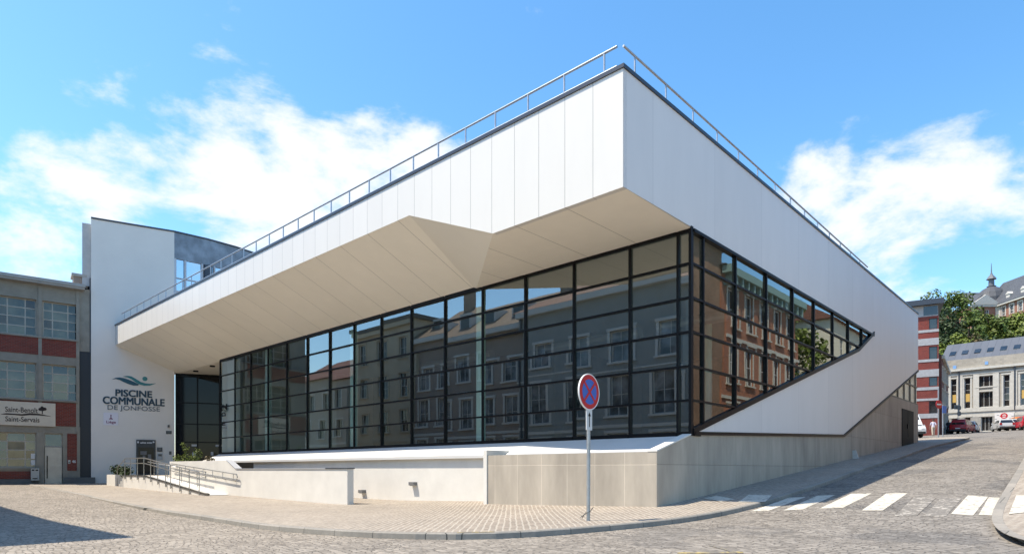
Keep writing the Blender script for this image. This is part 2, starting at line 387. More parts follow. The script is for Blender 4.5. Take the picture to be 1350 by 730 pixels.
# ------------------------------------------------------------------ ground, kerbs, painted markings
ROAD = road_mat('sett_paving')
PAVE = brick_mat('klinker_paving', (.285, .24, .195), (.205, .172, .14), (.365, .325, .27), .23, .12, .02, .8, .3, False, R(47), .5, soft=.09, dirt=.2)
KERB = brick_mat('kerb_stone', (.28, .255, .22), (.22, .205, .18), (.05, .05, .045), 1.0, 1.0, .007, .75, .3, False, 0, .3, dirt=.2)
def axis_pts(segs):
    out = []
    for a, b, st in segs:
        n = max(1, round((b - a) / st)); out += [a + (b - a) * k / n for k in range(n)]
    return out + [segs[-1][1]]
gx = axis_pts([(-420, -80, 20), (-80, -46, 2), (-46, 14, .6), (14, 60, 3), (60, 420, 30)])
gy = axis_pts([(-300, -20, 20), (-20, -4, 2), (-4, 60, .6), (60, 140, 2), (140, 500, 30)])
g = MB(F); n = len(gx)
g.add([(x, y, ZR(x, y)) for y in gy for x in gx], [(j * n + i, j * n + i + 1, (j + 1) * n + i + 1, (j + 1) * n + i) for j in range(len(gy) - 1) for i in range(n - 1)], True)
tag(g.build('road', ROAD, at=F, fix=False), kind='structure')

def resample(p, st):
    out = [p[0]]
    for a, b in zip(p, p[1:]):
        L = math.dist(a, b); k = max(1, int(L / st)); out += [(a[0] + (b[0] - a[0]) * i / k, a[1] + (b[1] - a[1]) * i / k) for i in range(1, k + 1)]
    return out
def smooth(p, it=3):
    for _ in range(it): p = [p[0]] + [tuple((p[i - 1][k] + 2 * p[i][k] + p[i + 1][k]) / 4 for k in (0, 1)) for i in range(1, len(p) - 1)] + [p[-1]]
    return p
def sheet(name, edge, anchor, m, nn=14, dz=.0):
    q = MB(F); pts = []
    for (x, y) in edge:
        ax, ay = anchor(x, y)
        for k in range(nn + 1):
            X, Y = x + (ax - x) * k / nn, y + (ay - y) * k / nn; pts.append((X, Y, ZG(X, Y) + dz))
    w_ = nn + 1
    q.add(pts, [(i * w_ + k, i * w_ + k + 1, (i + 1) * w_ + k + 1, (i + 1) * w_ + k) for i in range(len(edge) - 1) for k in range(nn)], True)
    return tag(q.build(name, m, at=F), kind='structure')
def kerb(name, edge, side, wdt=.16):
    q = MB(F); pts = []
    for i, (x, y) in enumerate(edge):
        a, b = edge[max(0, i - 1)], edge[min(len(edge) - 1, i + 1)]; tx, ty = b[0] - a[0], b[1] - a[1]; L = math.hypot(tx, ty); nx, ny = -ty / L * side, tx / L * side
        X, Y = x + nx * wdt, y + ny * wdt; z = ZG(x, y) + .006
        pts += [(x, y, z), (X - nx * .02, Y - ny * .02, z), (X, Y, z - .02), (X + nx * .01, Y + ny * .01, ZR(X, Y) - .12)]
    q.add(pts, [(i * 4 + k, i * 4 + k + 1, (i + 1) * 4 + k + 1, (i + 1) * 4 + k) for i in range(len(edge) - 1) for k in range(3)], False)
    return tag(q.build(name, KERB, at=F), kind='structure')
kp = [(60, 642), (110, 651), (150, 659.5), (190, 667), (240, 674.5), (280, 680), (330, 687.5), (380, 693), (450, 699), (520, 702), (560, 703.5), (600, 704), (650, 702.8), (690, 700.5),
      (740, 696.5), (790, 692), (840, 687.5), (880, 683), (932, 675), (987, 664), (1016, 657), (1041, 647.5), (1085, 634), (1132, 617), (1187, 600.5), (1222, 588)]
e1 = [(p.x, p.y) for p in (gp(*k) for k in kp)]
e1 = [(-70, e1[0][1] + 1.5)] + e1
lx, ly = e1[-1]
e1 += [(-6.3, 49.5), (-6.9, 52.6), (-8.4, 54.6), (-11, 55.6), (-16, 56), (-26, 56.3)]
e1 = smooth(resample(e1, .7), 6)
def anch1(x, y):
    l = -x
    if l >= 8.9 and y < 40: return (x, 24 if l > 38 else 16.5)
    return (-8.9, max(16.5, min(y, 45.2))) if y < 53 else (min(x, -8.9), 45.2)
sheet('pavement', e1, anch1, PAVE, 16)
kerb('kerb', e1, -1)
kp2 = [(1350, 603), (1338, 624), (1322, 649), (1310, 670), (1306, 681.5), (1311, 695), (1328, 706), (1350, 714)]
e2 = [(p.x, p.y) for p in (gp(*k) for k in kp2)]
e2 = [(e2[0][0] + 1, 52), (e2[0][0] + .3, 40)] + e2 + [(e2[-1][0] + 1.2, e2[-1][1] - 1.2), (e2[-1][0] + 14, e2[-1][1] - 5)]
e2 = smooth(resample(e2, .35), 4)
sheet('side_pavement', e2, lambda x, y: (14, max(14, min(y, 52))), PAVE, 14)
kerb('side_kerb', e2, 1 if True else -1, .18)

def paint_mat(name, col, wear):
    m = bpy.data.materials.new(name); m.use_nodes = True; t = m.node_tree; b = t.nodes['Principled BSDF']
    tc = N('ShaderNodeTexCoord', t); k = ramp(t, noise(t, tc.outputs['Object'], 7, 8, .75), wear - .07, wear + .07)
    t.links.new(mixc(t, k, (.16, .145, .125), col), b.inputs['Base Color']); b.inputs['Roughness'].default_value = .75
    bu = N('ShaderNodeBump', t); bu.inputs['Strength'].default_value = .6; bu.inputs['Distance'].default_value = .01
    t.links.new(noise(t, tc.outputs['Object'], 11, 4), bu.inputs['Height']); t.links.new(bu.outputs[0], b.inputs['Normal']); return m
PW, PWORN, PYEL = paint_mat('road_paint', (.52, .485, .41), .42), paint_mat('worn_paint', (.50, .46, .40), .57), paint_mat('yellow_paint', (.42, .32, .11), .54)
def stripe(name, quad, m, f=ZR, dz=.007):
    c = [gp(x, y, f) for x, y in quad]; q = MB(F); k = 6
    pts = []
    for j in range(k + 1):
        for i in (0, 1):
            a, b = (c[0], c[3]) if i == 0 else (c[1], c[2]); p = a + (b - a) * (j / k); pts.append((p.x, p.y, f(p.x, p.y) + dz))
    q.add(pts, [(2 * j, 2 * j + 1, 2 * j + 3, 2 * j + 2) for j in range(k)])
    return tag(q.build(name, m, at=F, fix=False), kind='structure')
def z8(*q): return [(860 + x / 2.755, 540 + y / 2.755) for x, y in q]
for q in (((358, 369), (422, 367), (557, 317), (497, 319)), ((475, 366), (548, 362), (665, 310), (600, 312)), ((607, 359), (692, 356), (797, 304), (722, 305)),
          ((760, 366), (837, 366), (927, 303), (850, 304)), ((1085, 378), (1165, 384), (1220, 316), (1146, 311)), ((1185, 382), (1232, 384), (1268, 320), (1222, 318))):
    stripe('crosswalk_stripe', z8(*q), PW)
for q in (((880, 385), (960, 385), (1030, 320), (950, 318)), ((985, 388), (1065, 388), (1125, 322), (1048, 320))): stripe('crosswalk_stripe', z8(*q), PWORN)
for q in (((310, 337), (410, 335), (434, 311), (350, 309)), ((186, 322), (250, 334), (300, 326), (235, 312))): stripe('pavement_stripe', z8(*q), PW, ZG, .010)
for q in (((1295, 380), (1349, 374), (1380, 312), (1322, 311)),): stripe('pavement_stripe', z8(*q), PW, ZG, .010)
for q in (((90, 524), (330, 520), (328, 515), (92, 519)), ((205, 494), (212, 492), (300, 514), (288, 517))): stripe('yellow_marking', z8(*q), PYEL)
def pxof(x, y, z): p = F @ Vector((x, y, z)); return 675 + 836 * p.x / p.y
ye = [(x, y) for x, y in e1 if x < -3 and y < 14 and 598 < pxof(x, y, ZG(x, y)) < 662]
q = MB(F); pts = []
for k, (x, y) in enumerate(ye):
    a_, b_ = ye[max(0, k - 1)], ye[min(len(ye) - 1, k + 1)]; L_ = math.dist(a_, b_); nx, ny = (b_[1] - a_[1]) / L_, -(b_[0] - a_[0]) / L_
    z = ZG(x, y); pts += [(x + nx * .03, y + ny * .03, z + .010), (x + nx * .138, y + ny * .138, z + .010)]
if len(ye) > 1: q.add(pts, [(2 * k, 2 * k + 1, 2 * k + 3, 2 * k + 2) for k in range(len(ye) - 1)]); tag(q.build('yellow_marking', PYEL, at=F, fix=False), kind='structure')

# ------------------------------------------------------------------ the swimming pool hall
PX0 = 25.0
PB = fframe(-PX0, 14, -1.1)
pool = thing('swimming_pool_building', 'white clad swimming pool hall with folded overhanging roof and black framed glass walls', 'building', PB)
XW, YG, YF = -8.24, 16.04, 12.66
XL = XW - 39.2
WHT = panel_mat('white_cladding', (.69, .66, .605), .87, 0, .014, 'X', .38, .018, off=-(PX0 + XW), joint=.45, grime=.02)
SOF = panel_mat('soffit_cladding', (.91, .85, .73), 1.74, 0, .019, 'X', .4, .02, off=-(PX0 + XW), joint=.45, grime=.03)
SIDE = panel_mat('side_cladding', (.74, .70, .665), 3.45, 0, .012, 'Y', .4, .02, joint=.7, grime=.03)
CONF = panel_mat('cast_concrete', (.37, .325, .265), .955, 1.35, .016, 'X', .8, .05, off=-(PX0 + XW), offz=-1.235, joint=1.4, grime=.26)
CONS = panel_mat('cast_concrete_side', (.40, .345, .275), 2.45, 1.35, .014, 'Y', .8, .06, offz=-1.235, joint=.66, grime=.26)
RENDER = mat('white_render', (.64, .615, .565), .85, var=.06, vscale=1.1, bump=.12, bscale=60)
BLACK = mat('black_aluminium', (.007, .007, .008), .4, spec=.16)
DARKTRIM = mat('dark_zinc_trim', (.05, .058, .075), .4, metal=.3)
GLASS = glass_mat('tinted_glass', (.74, .82, .79), 3.3, (.95, 1, .97), wav=.05)
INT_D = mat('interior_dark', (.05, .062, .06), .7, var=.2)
TEAL = mat('interior_column_paint', (.62, .80, .72), .5)
zs6 = [.97 + (6.6 - .97) * k / 6 for k in range(7)]
# fascia along the long front: level, then stepping up
def P(t): return XW - t
q = MB(F); th = .16
prof = [(P(0), 9.42), (P(39.2), 9.42), (P(39.2), 8.17), (P(8.09), 8.17), (P(4.31), 6.63), (P(0), 6.63)]
q.prism([(x, YF, z) for x, z in prof], (0, th, 0)); q.build('fascia', WHT, pool)
q = MB(F)                                                # soffit: two folded planes and the triangle between
A = [(P(.006), YF + .005, 6.632), (P(4.31), YF + .005, 6.632), (P(8.63), YG + .1, 6.602), (P(.006), YG + .1, 6.602)]
B3 = [(P(4.31), YF + .005, 6.632), (P(8.09), YF + .005, 8.172), (P(8.63), YG + .1, 6.602)]
C = [(P(8.09), YF + .005, 8.172), (P(39.2), YF + .005, 8.172), (P(38.9), YG + .1, 6.602), (P(8.63), YG + .1, 6.602)]
for pl in (A, C): q.poly(pl)
q.poly([(P(31), YG + .1, 6.602), (P(39), YG + .1, 6.602), (P(39), 24, 6.602), (P(31), 24, 6.602)])
q.build('soffit', SOF, pool, fix=False)
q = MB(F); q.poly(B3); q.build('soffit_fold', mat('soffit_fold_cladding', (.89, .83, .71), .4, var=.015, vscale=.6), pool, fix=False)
q = MB(F); q.box(XL, XW - .17, YF + .17, 44.9, 9.1, 9.38); q.build('roof', mat('roof_membrane', (.2, .2, .2), .9), pool)
q = MB(F)
q.box(XL - .02, XW + .035, YF - .035, YF + .3, 9.42, 9.51); q.box(XW - .3, XW + .035, YF + .3, 45.05, 9.42, 9.51); q.build('parapet_cap', DARKTRIM, pool)
# side street elevation, one coplanar skin around the tapering window
q = MB(F)
up = [(YF + .002, 9.418), (34.7, 9.418), (34.7, 6.62), (YF + .002, 6.632)]
q.prism([(XW, y, z) for y, z in up], (-.16, 0, 0)); q.build('side_wall', SIDE, pool)
q = MB(F)
lo = [(34.708, 9.418), (45, 9.418), (45, 6.06), (29.9, 1.53), (16.42, 1.06), (16.42, 1.14), (32.2, 5.52), (34.708, 6.62)]
q.prism([(XW, y, z) for y, z in lo], (-.16, 0, 0)); q.build('side_panel', SIDE, pool)
q = MB(F)
for a, b in (((16.2, 1.0), (29.9, 1.47)), ((29.9, 1.47), (45.0, 6.0))):
    q.prism([(XW + .05, a[0], a[1] - .045), (XW + .05, b[0], b[1] - .045), (XW + .05, b[0], b[1] + .045), (XW + .05, a[0], a[1] + .045)], (-.1, 0, 0))
q.build('edge_trim', BLACK, pool)
# long glass front
ml = [8.24, 8.66, 10.22] + [10.22 + 2.07 * k for k in range(1, 15)]
rnd = random.Random(5)
q = MB(F)
for l in ml[1:]: q.box(-l - .033, -l + .033, YG - .02, YG + .055, .97, 6.6)
for i, z in enumerate(zs6):
    hh = .075 if i in (0, 6) else .03
    for a, b in zip(ml, ml[1:]): q.box(-b + .035, -a - .035, YG - (.03 if i in (0, 6) else .012), YG + .053, z - hh, z + hh)
q.box(XW - .07, XW + .012, YG - .05, YG + .08, .93, 6.66)
ff = q.build('front_window_frame', BLACK, pool)
q = MB(F)
for a, b in zip(ml, ml[1:]):
    for c, d_ in zip(zs6, zs6[1:]):
        o = [rnd.uniform(-.0055, .0055) for _ in range(3)]; o.append(o[0] + o[2] - o[1])
        q.poly([(-b, YG + .05 + o[0], c), (-a, YG + .05 + o[1], c), (-a, YG + .05 + o[2], d_), (-b, YG + .05 + o[3], d_)])
q.build('front_glazing', GLASS, ff, fix=False)
# side glass, cut off by the rising slope
mr_ = [16.04, 16.75, 18.9, 21.33, 23.79, 26.1, 28.46, 30.66, 32.8, 34.62]
def zd(y): return max(1.02 + (y - 16.3) * .2792, 5.46 + (y - 32.2) * .456, .97)
def clip(poly):
    for s_, y0, z0 in ((.2792, 16.3, 1.02), (.456, 32.2, 5.46)):
        out = []
        for (a, b) in zip(poly, poly[1:] + poly[:1]):
            fa, fb = a[1] - z0 - s_ * (a[0] - y0), b[1] - z0 - s_ * (b[0] - y0)
            if fa >= 0: out.append(a)
            if fa * fb < 0: k = fa / (fa - fb); out.append((a[0] + (b[0] - a[0]) * k, a[1] + (b[1] - a[1]) * k))
        poly = out
        if len(poly) < 3: return []
    return poly
q = MB(F)
for y in mr_[1:]:
    if 6.55 - zd(y) > .05: q.box(XW - .055, XW + .014, y - .03, y + .03, zd(y), 6.55)
for z in zs6[1:6]:
    ye = 16.3 + (z - 1.02) / .2792 if z < 5.46 else 32.2 + (z - 5.46) / .456
    for a, b in zip(mr_, mr_[1:]):
        if a < ye: q.box(XW - .054, XW + .01, a + .032, min(b - .032, ye), z - .028, z + .028)
q.box(XW - .12, XW + .04, YG + .09, 34.85, 6.53, 6.615)
for a, b in (((16.1, 1.0), (32.2, 5.46)), ((32.2, 5.46), (34.85, 6.64))):
    q.prism([(XW + .045, a[0], a[1] - .02), (XW + .045, b[0], b[1] - .02), (XW + .045, b[0], b[1] + .13), (XW + .045, a[0], a[1] + .13)], (-.17, 0, 0))
q.box(XW - .12, XW + .045, YG + .09, 16.5, .93, 1.06)
sf = q.build('side_window_frame', BLACK, pool)
q = MB(F)
for a, b in zip(mr_, mr_[1:]):
    for c, d_ in zip(zs6, zs6[1:]):
        pl = clip([(a, c), (b, c), (b, d_), (a, d_)])
        if pl:
            o0, o1 = rnd.uniform(-.0035, .0035), rnd.uniform(-.0035, .0035)
            q.poly([(XW - .05 + o0 * (y - a) + o1 * (z - c), y, z) for y, z in pl])
q.build('side_glazing', GLASS, sf, fix=False)
# base: sloped white sill, concrete plinth, white lower wall
q = MB(F)
q.prism([(XW - .26, YG - .03, .93), (XW - .26, 14.98, .50), (XW - .26, 14.98, .40), (XW - .26, YG - .03, .40)], (-(39.3 - 8.5), 0, 0)); q.build('sloped_sill', mat('sill_render', (.56, .555, .54), .7, var=.03, vscale=.8), pool)
q = MB(F)
q.box(-14.29, XW - .005, 14.19, 14.44, -1.6, .457); q.build('front_plinth', CONF, pool)
q = MB(F)
sp = [(14.194, -1.6), (45.0, .2), (45.0, 3.92), (37.9, 3.9), (29.9, 1.45), (16.1, .975), (14.194, .46)]
q.prism([(XW, y, z) for y, z in sp], (-.25, 0, 0)); q.build('side_plinth', CONS, pool)
q = MB(F)
q.prism([(XW + .012, 14.18, .462), (XW + .012, 16.06, .965), (XW + .012, 16.06, 1.0), (XW + .012, 14.18, .50)], (-.28, 0, 0)); q.build('plinth_coping', RENDER, pool)
q = MB(F)
q.box(-14.45, -14.30, 14.15, 15.2, -1.6, .62); q.build('end_fin', RENDER, pool)
q = MB(F)
q.box(-39.2, -14.3, 15.12, 15.3, -1.6, .41); q.build('lower_wall', RENDER, pool)
q = MB(F); q.box(-14.29, XW - .26, 14.45, 15.1, -.1, .2); q.build('gravel_strip', mat('gravel', (.2, .19, .17), .9, var=.4, vscale=30), pool)
# side door, end window
q = MB(F)
zb = ZG(XW, 42)
q.box(XW - .1, XW + .035, 40.7, 43.6, ZG(XW, 43.6) - .25, 3.42); dr = q.build('door', mat('dark_door_paint', (.010, .011, .014), .6, var=.2, spec=.1), pool)
q = MB(F); q.box(XW + .036, XW + .05, 42.13, 42.16, 1.9, 3.4); q.box(XW + .036, XW + .09, 41.9, 41.95, 2.35, 2.6); q.build('handle', BLACK, dr)
q = MB(F)
def zl(y): return 1.53 + (y - 29.9) * .3
yw = [38.3, 40.1, 41.6, 43.1, 44.55]
for y in yw: q.box(XW - .13, XW - .03, y - .05, y + .05, 3.92, zl(y))
q.box(XW - .13, XW - .03, 38.0, 45, 3.92, 4.0); q.box(XW - .13, XW - .03, 41.2, 45, 4.95, 5.02)
ef = q.build('end_window_frame', mat('steel_window_frame', (.10, .10, .09), .5), pool)
q = MB(F); q.poly([(XW - .08, 37.8, 3.93), (XW - .08, 45, 3.93), (XW - .08, 45, 6.1)]); q.build('end_glazing', mat('frosted_glazing', (.50, .47, .36), .12, var=.2, vscale=1.2), ef, fix=False)
# rear, interior
q = MB(F); q.box(XL, XW - .26, 44.8, 44.99, -1.2, 9.1); q.box(XL, XL + .2, 17.5, 44.8, -1.2, 9.1); q.build('rear_wall', RENDER, pool)
q = MB(F); q.box(-39.1, XW - .3, YG + .15, 44.7, .6, .9); q.build('hall_floor', mat('hall_tiles', (.16, .18, .18), .25), pool)
q = MB(F); q.box(-39.1, XW - .3, YG + .16, 44.7, 6.7, 6.8); q.build('hall_ceiling', mat('hall_ceiling_paint', (.28, .27, .24), .8), pool)
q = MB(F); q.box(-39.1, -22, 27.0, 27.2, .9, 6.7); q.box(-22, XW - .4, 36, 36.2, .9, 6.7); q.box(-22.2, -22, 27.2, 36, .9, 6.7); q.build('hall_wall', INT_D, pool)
for l in (17.1, 25.6, 34.1, 38.2, 12.6):
    q = MB(F @ Matrix.Translation((-l, 16.62 if l != 12.6 else 26, 0))); q.lathe([(.18, .9), (.18, 6.7)], 16); q.build('column', TEAL, pool)
for l, yy in ((14.0, 24.2), (20.5, 24.6), (29, 23.8)):                 # hanging air ducts in the hall
    q = MB(F); q.tube([(-l, yy, 6.1), (-l + 5.4, yy, 6.1)], .22, 12); q.build('air_duct', mat('duct_metal', (.35, .36, .36), .4, metal=.6), pool)
q = MB(F); q.box(-39.22, -39.14, YG + .14, 24, .6, 6.6); q.build('return_wall', mat('pale_blind', (.76, .74, .66), .7), pool)
q = MB(F); q.box(-39.0, -37.25, YG + .35, YG + .4, .95, 6.55); q.build('window_blind', mat('pale_blind', (.76, .74, .66), .7), pool)
# writing on the leftmost panes
MG = F @ Matrix.Translation((0, YG + .044, 0))
def gl(px, py): return hit(px, py, MG)
for ch, bx in (('2', (291.5, 299.5, 542, 532)), ('D', (292, 297.5, 549, 543)), ('n', (292.5, 297, 561, 557))):
    a, b = gl(bx[0], bx[2]), gl(bx[1], bx[3]); text_obj(ch, 'window_lettering', MG, (a[0], b[0], a[1], b[1]), BLACK, ff, .02, .006, 1)
# entrance screen
e1_, e2_ = Vector((-23.02, 43.35)), Vector((-19.0, 44.9))
ang = math.degrees(math.atan2(e2_.y - e1_.y, e2_.x - e1_.x)); ME = frame(e1_.x, e1_.y, 0, ang); Le = (e2_ - e1_).length
q = MB(ME)
for x in (0.04, 1.37, 2.75, 4.2): q.box(x - .04, x + .04, -.05, .06, -.9, 6.45)
for z in (.75, 1.9, 3.15, 4.6, 6.4): q.box(.08, Le, -.03, .05, z - .035, z + .035)
en = q.build('entrance_frame', BLACK, pool)
q = MB(ME); q.poly([(0, .01, -.9), (Le, .01, -.9), (Le, .01, 6.6), (0, .01, 6.6)]); q.build('entrance_glazing', mat('dark_glass', (.006, .007, .009), .04, spec=.22), en, fix=False)
for (a, b, c, d_) in ((1.0, 1.35, 1.62, 1.75), (1.05, 1.4, .95, 1.2), (2.2, 2.36, 1.0, 1.25), (2.5, 2.9, 1.62, 1.75)): q = MB(ME); q.box(a, b, -.012, .004, c, d_); q.build('door_notice', mat('paper', (.55, .55, .55), .8), en)
for px, py in ((258, 489.5), (280, 483)):
    p = pxdir(px, py); p *= 6.55 / p.z; q = MB(Matrix.Translation(p)); q.lathe([(.001, -.02), (.16, -.02), (.16, .05), (.001, .05)], 16); q.build('downlight', BLACK, pool)

# roof railings
RAIL = mat('galvanised_steel', (.42, .44, .47), .42, metal=.75, var=.12, vscale=4)
rl = thing('roof_railing', 'thin steel guard rail running along the long front edge of the white roof', 'railing', fframe(-27, YF + .12, 9.5))
q = MB(F); q.tube([(XW - .25, YF + .12, 10.09), (XL + 1, YF + .12, 10.09)], .03); q.build('top_rail', RAIL, rl)
q = MB(F); q.tube([(XW - .25, YF + .12, 9.62), (XL + 1, YF + .12, 9.62)], .025); q.build('bottom_rail', RAIL, rl)
t = .62
while t < 38.6:
    q = MB(F); q.tube([(XW - t, YF + .12, 9.45), (XW - t, YF + .12, 10.09)], .026); q.box(XW - t - .05, XW - t + .05, YF + .07, YF + .2, 9.511, 9.53); q.build('post', RAIL, rl); t += 1.235
rl = thing('roof_railing', 'thin steel guard rail sloping along the side street edge of the white roof', 'railing', fframe(XW - .12, 24, 9.5))
q = MB(F); q.tube([(XW - .12, 12.85, 10.08), (XW - .12, 34.2, 9.80)], .03); q.build('top_rail', RAIL, rl)
y = 13.35
while y < 34:
    q = MB(F); q.tube([(XW - .12, y, 9.45), (XW - .12, y, 10.08 - (y - 12.85) * .0131)], .024); q.build('post', RAIL, rl); y += 1.5

# ------------------------------------------------------------------ white tower with the pool's name
TW = frame(-27.18, 40.94, 0, 30)
def tw(px, py): return hit(px, py, TW)
tower = thing('white_tower', 'tall curved white tower wall with grey zinc top beside the pool hall', 'tower', frame(-27.18, 40.94, -.9, 30))
TWHT = mat('tower_render', (.74, .70, .65), .8, var=.035, vscale=.5, bump=.08, bscale=50)
w0, w1 = Vector((-27.18, 40.94)), Vector((-23.06, 43.3))
curve = [w0, Vector((-25.12, 42.14)), w1, Vector((-21.5, 44.72)), Vector((-20.17, 46.3)), Vector((-18.9, 48.4)), Vector((-17.9, 51))]
back = [Vector((-21, 55)), Vector((-28, 54)), Vector((-28.9, 43.6))]
q = MB(); q.prism([(p.x, p.y, -1.3) for p in (w0, curve[1], w1, Vector((-25, 47)), Vector((-29, 47)))], (0, 0, 17.5)); q.build('wall', TWHT, tower)
q = MB()
for a, b in zip(curve[2:], curve[3:]):
    nrm_ = Vector((b.y - a.y, a.x - b.x)).normalized() * .12
    q.prism([(a.x, a.y, 14.42), (b.x, b.y, 14.42), (b.x - nrm_.x, b.y - nrm_.y, 14.42), (a.x - nrm_.x, a.y - nrm_.y, 14.42)], (0, 0, 1.78))
q.build('zinc_panel', mat('zinc_sheet', (.23, .26, .30), .5, metal=.35, var=.3, vscale=1.3), tower)
q = MB()
for a, b in zip(curve, curve[1:]):
    n_ = Vector((b.y - a.y, a.x - b.x)).normalized() * .05
    q.prism([(a.x + n_.x, a.y + n_.y, 16.2), (b.x + n_.x, b.y + n_.y, 16.2), (b.x - 5 * n_.x, b.y - 5 * n_.y, 16.2), (a.x - 5 * n_.x, a.y - 5 * n_.y, 16.2)], (0, 0, .1))
q.build('coping', DARKTRIM, tower)
q = MB()
for a, b in zip(curve[2:], curve[3:]):
    q.poly([(a.x - .05, a.y + .08, 9), (b.x - .05, b.y + .08, 9), (b.x - .05, b.y + .08, 14.42), (a.x - .05, a.y + .08, 14.42)])
q.build('upper_glazing', mat('sky_glass', (.75, .80, .85), .03, metal=.85), tower, fix=False)
q = MB()
for k in (0.03, .33, .85, 1.25):
    i = 2 if k < 1 else 3; a, b = curve[i], curve[i + 1]; p = a + (b - a) * (k if k < 1 else k - 1)
    q.box(p.x - .05, p.x + .05, p.y - .05, p.y + .05, 9, 14.42)
for z in (13.1, 12.2):
    a, b = curve[2], curve[3]; q.prism([(a.x, a.y, z), (b.x, b.y, z), (b.x, b.y + .08, z), (a.x, a.y + .08, z)], (0, 0, .06))
q.build('upper_frame', mat('pale_frame', (.55, .57, .6), .5), tower)
q = MB(); p = curve[3]; q.box(p.x - .35, p.x + .25, p.y - .12, p.y + .2, 9, 14.41); q.build('dark_post', DARKTRIM, tower)
q = MB(TW); q.box(-.5, -.03, .35, 3, 11.9, 15.95); q.build('side_slab', mat('grey_slab_render', (.40, .41, .42), .85, var=.08), tower)
# lettering and wave emblem: painted shapes fixed on the tower wall
INK, TEALI, TEAL2 = mat('navy_letter', (.012, .045, .075), .5), mat('teal_letter', (.03, .20, .22), .5), mat('deep_teal_letter', (.012, .08, .12), .5)
def z2(x, y): return tw(120 + x / 3.841, 480 + y / 3.842)
def tbox(x0, x1, y0, y1):
    a, b = z2(x0, (y0 + y1) / 2), z2(x1, (y0 + y1) / 2); c, d_ = z2((x0 + x1) / 2, y1), z2((x0 + x1) / 2, y0); return (a[0], b[0], c[1], d_[1])
c0 = z2(215, 240)
sg = thing('wall_lettering', 'large teal and navy wave emblem above the words piscine communale de jonfosse', 'sign', TW @ Matrix.Translation((c0[0], -.01, c0[1])))
text_obj('PISCINE', 'lettering', TW, tbox(125, 308, 132, 165), INK, sg, 0, .03, 0, .022)
text_obj('COMMUNALE', 'lettering', TW, tbox(61, 371, 170, 206), INK, sg, 0, .03, 0, .022)
text_obj('DE JONFOSSE', 'lettering', TW, tbox(84, 349, 212, 241), INK, sg, -.004, .03)
def ribbon(top, bot, m, e):
    q = MB(TW); pts = []
    for (x, y), (x2, y2) in zip(top, bot):
        a, b = z2(x, y), z2(x2, y2); pts += [(a[0], -e, a[1]), (b[0], -e, b[1])]
    q.add(pts, [(2 * i, 2 * i + 2, 2 * i + 3, 2 * i + 1) for i in range(len(top) - 1)]); q.build('wave', m, sg, fix=False)
ribbon([(107, 76), (125, 69), (145, 67), (165, 70), (190, 78), (215, 88), (243, 102)], [(107, 77), (125, 75), (145, 80), (165, 90), (190, 101), (215, 108), (238, 108)], TEAL2, .02)
ribbon([(162, 62), (185, 59), (205, 62), (230, 76), (252, 90), (275, 97), (300, 99), (328, 97)], [(162, 63), (185, 67), (205, 76), (225, 91), (246, 103), (270, 109), (298, 108), (328, 98)], TEALI, .024)
q = MB(TW); cx, cz = z2(273, 74); r_ = abs(z2(286, 74)[0] - cx); q.add([(cx + r_ * math.cos(k * math.pi / 12), -.02, cz + r_ * math.sin(k * math.pi / 12)) for k in range(24)], [list(range(24))]); q.build('dot', TEALI, sg, fix=False)
a, b = z2(63, 308), z2(138, 247)
pq = thing('wall_plaque', 'small white plaque with purple city emblem below the wall lettering', 'plaque', TW @ Matrix.Translation((a[0], 0, a[1])))
q = MB(TW); q.box(a[0], b[0], -.03, -.002, a[1], b[1]); q.build('board', mat('plaque_white', (.72, .70, .76), .5), pq)
PUR = mat('purple_ink', (.16, .01, .08), .5); TP = TW @ Matrix.Translation((0, -.031, 0))
text_obj('Liège', 'lettering', TP, tbox(78, 126, 286, 303), PUR, pq, .02, .004)
q = MB(TP)
for bx in ((99, 103, 255, 272), (95, 107, 272, 275), (91, 111, 276, 279), (97, 105, 259, 261)): k = tbox(*bx); q.box(k[0], k[1], -.006, -.001, k[2], k[3])
q.build('emblem', PUR, pq)
# notice case and little boxes on the tower wall
a, b = z2(229, 560), z2(327, 384)
nc = thing('notice_case', 'tall dark glazed notice case with a lettered header on the tower wall', 'notice board', TW @ Matrix.Translation((a[0], 0, a[1])))
q = MB(TW); q.box(a[0], b[0], -.10, -.002, a[1], b[1]); q.build('case', mat('case_black', (.014, .015, .02), .4), nc)
q = MB(TW); q.box(a[0] + .12, b[0] - .1, -.112, -.1, a[1] + .1, b[1] - .5); q.build('glass', mat('case_glass', (.016, .017, .02), .05, spec=.15), nc)
for bx in ((234, 243, 390, 399), (312, 321, 390, 398), (250, 258, 395, 401), (260, 266, 393, 401), (268, 279, 395, 401), (284, 292, 395, 401), (294, 309, 395, 401)):
    q = MB(TW); k = tbox(*bx); q.box(k[0], k[1], -.115, -.099, k[2], k[3]); q.build('header_mark', mat('header_white', (.6, .6, .62), .5), nc)
for bx in ((250, 282, 440, 458), (288, 305, 456, 484), (262, 275, 462, 486)): q = MB(TW); k = tbox(*bx); q.box(k[0], k[1], -.117, -.111, k[2], k[3]); q.build('poster', mat('poster_grey', (.16, .155, .16), .6), nc)
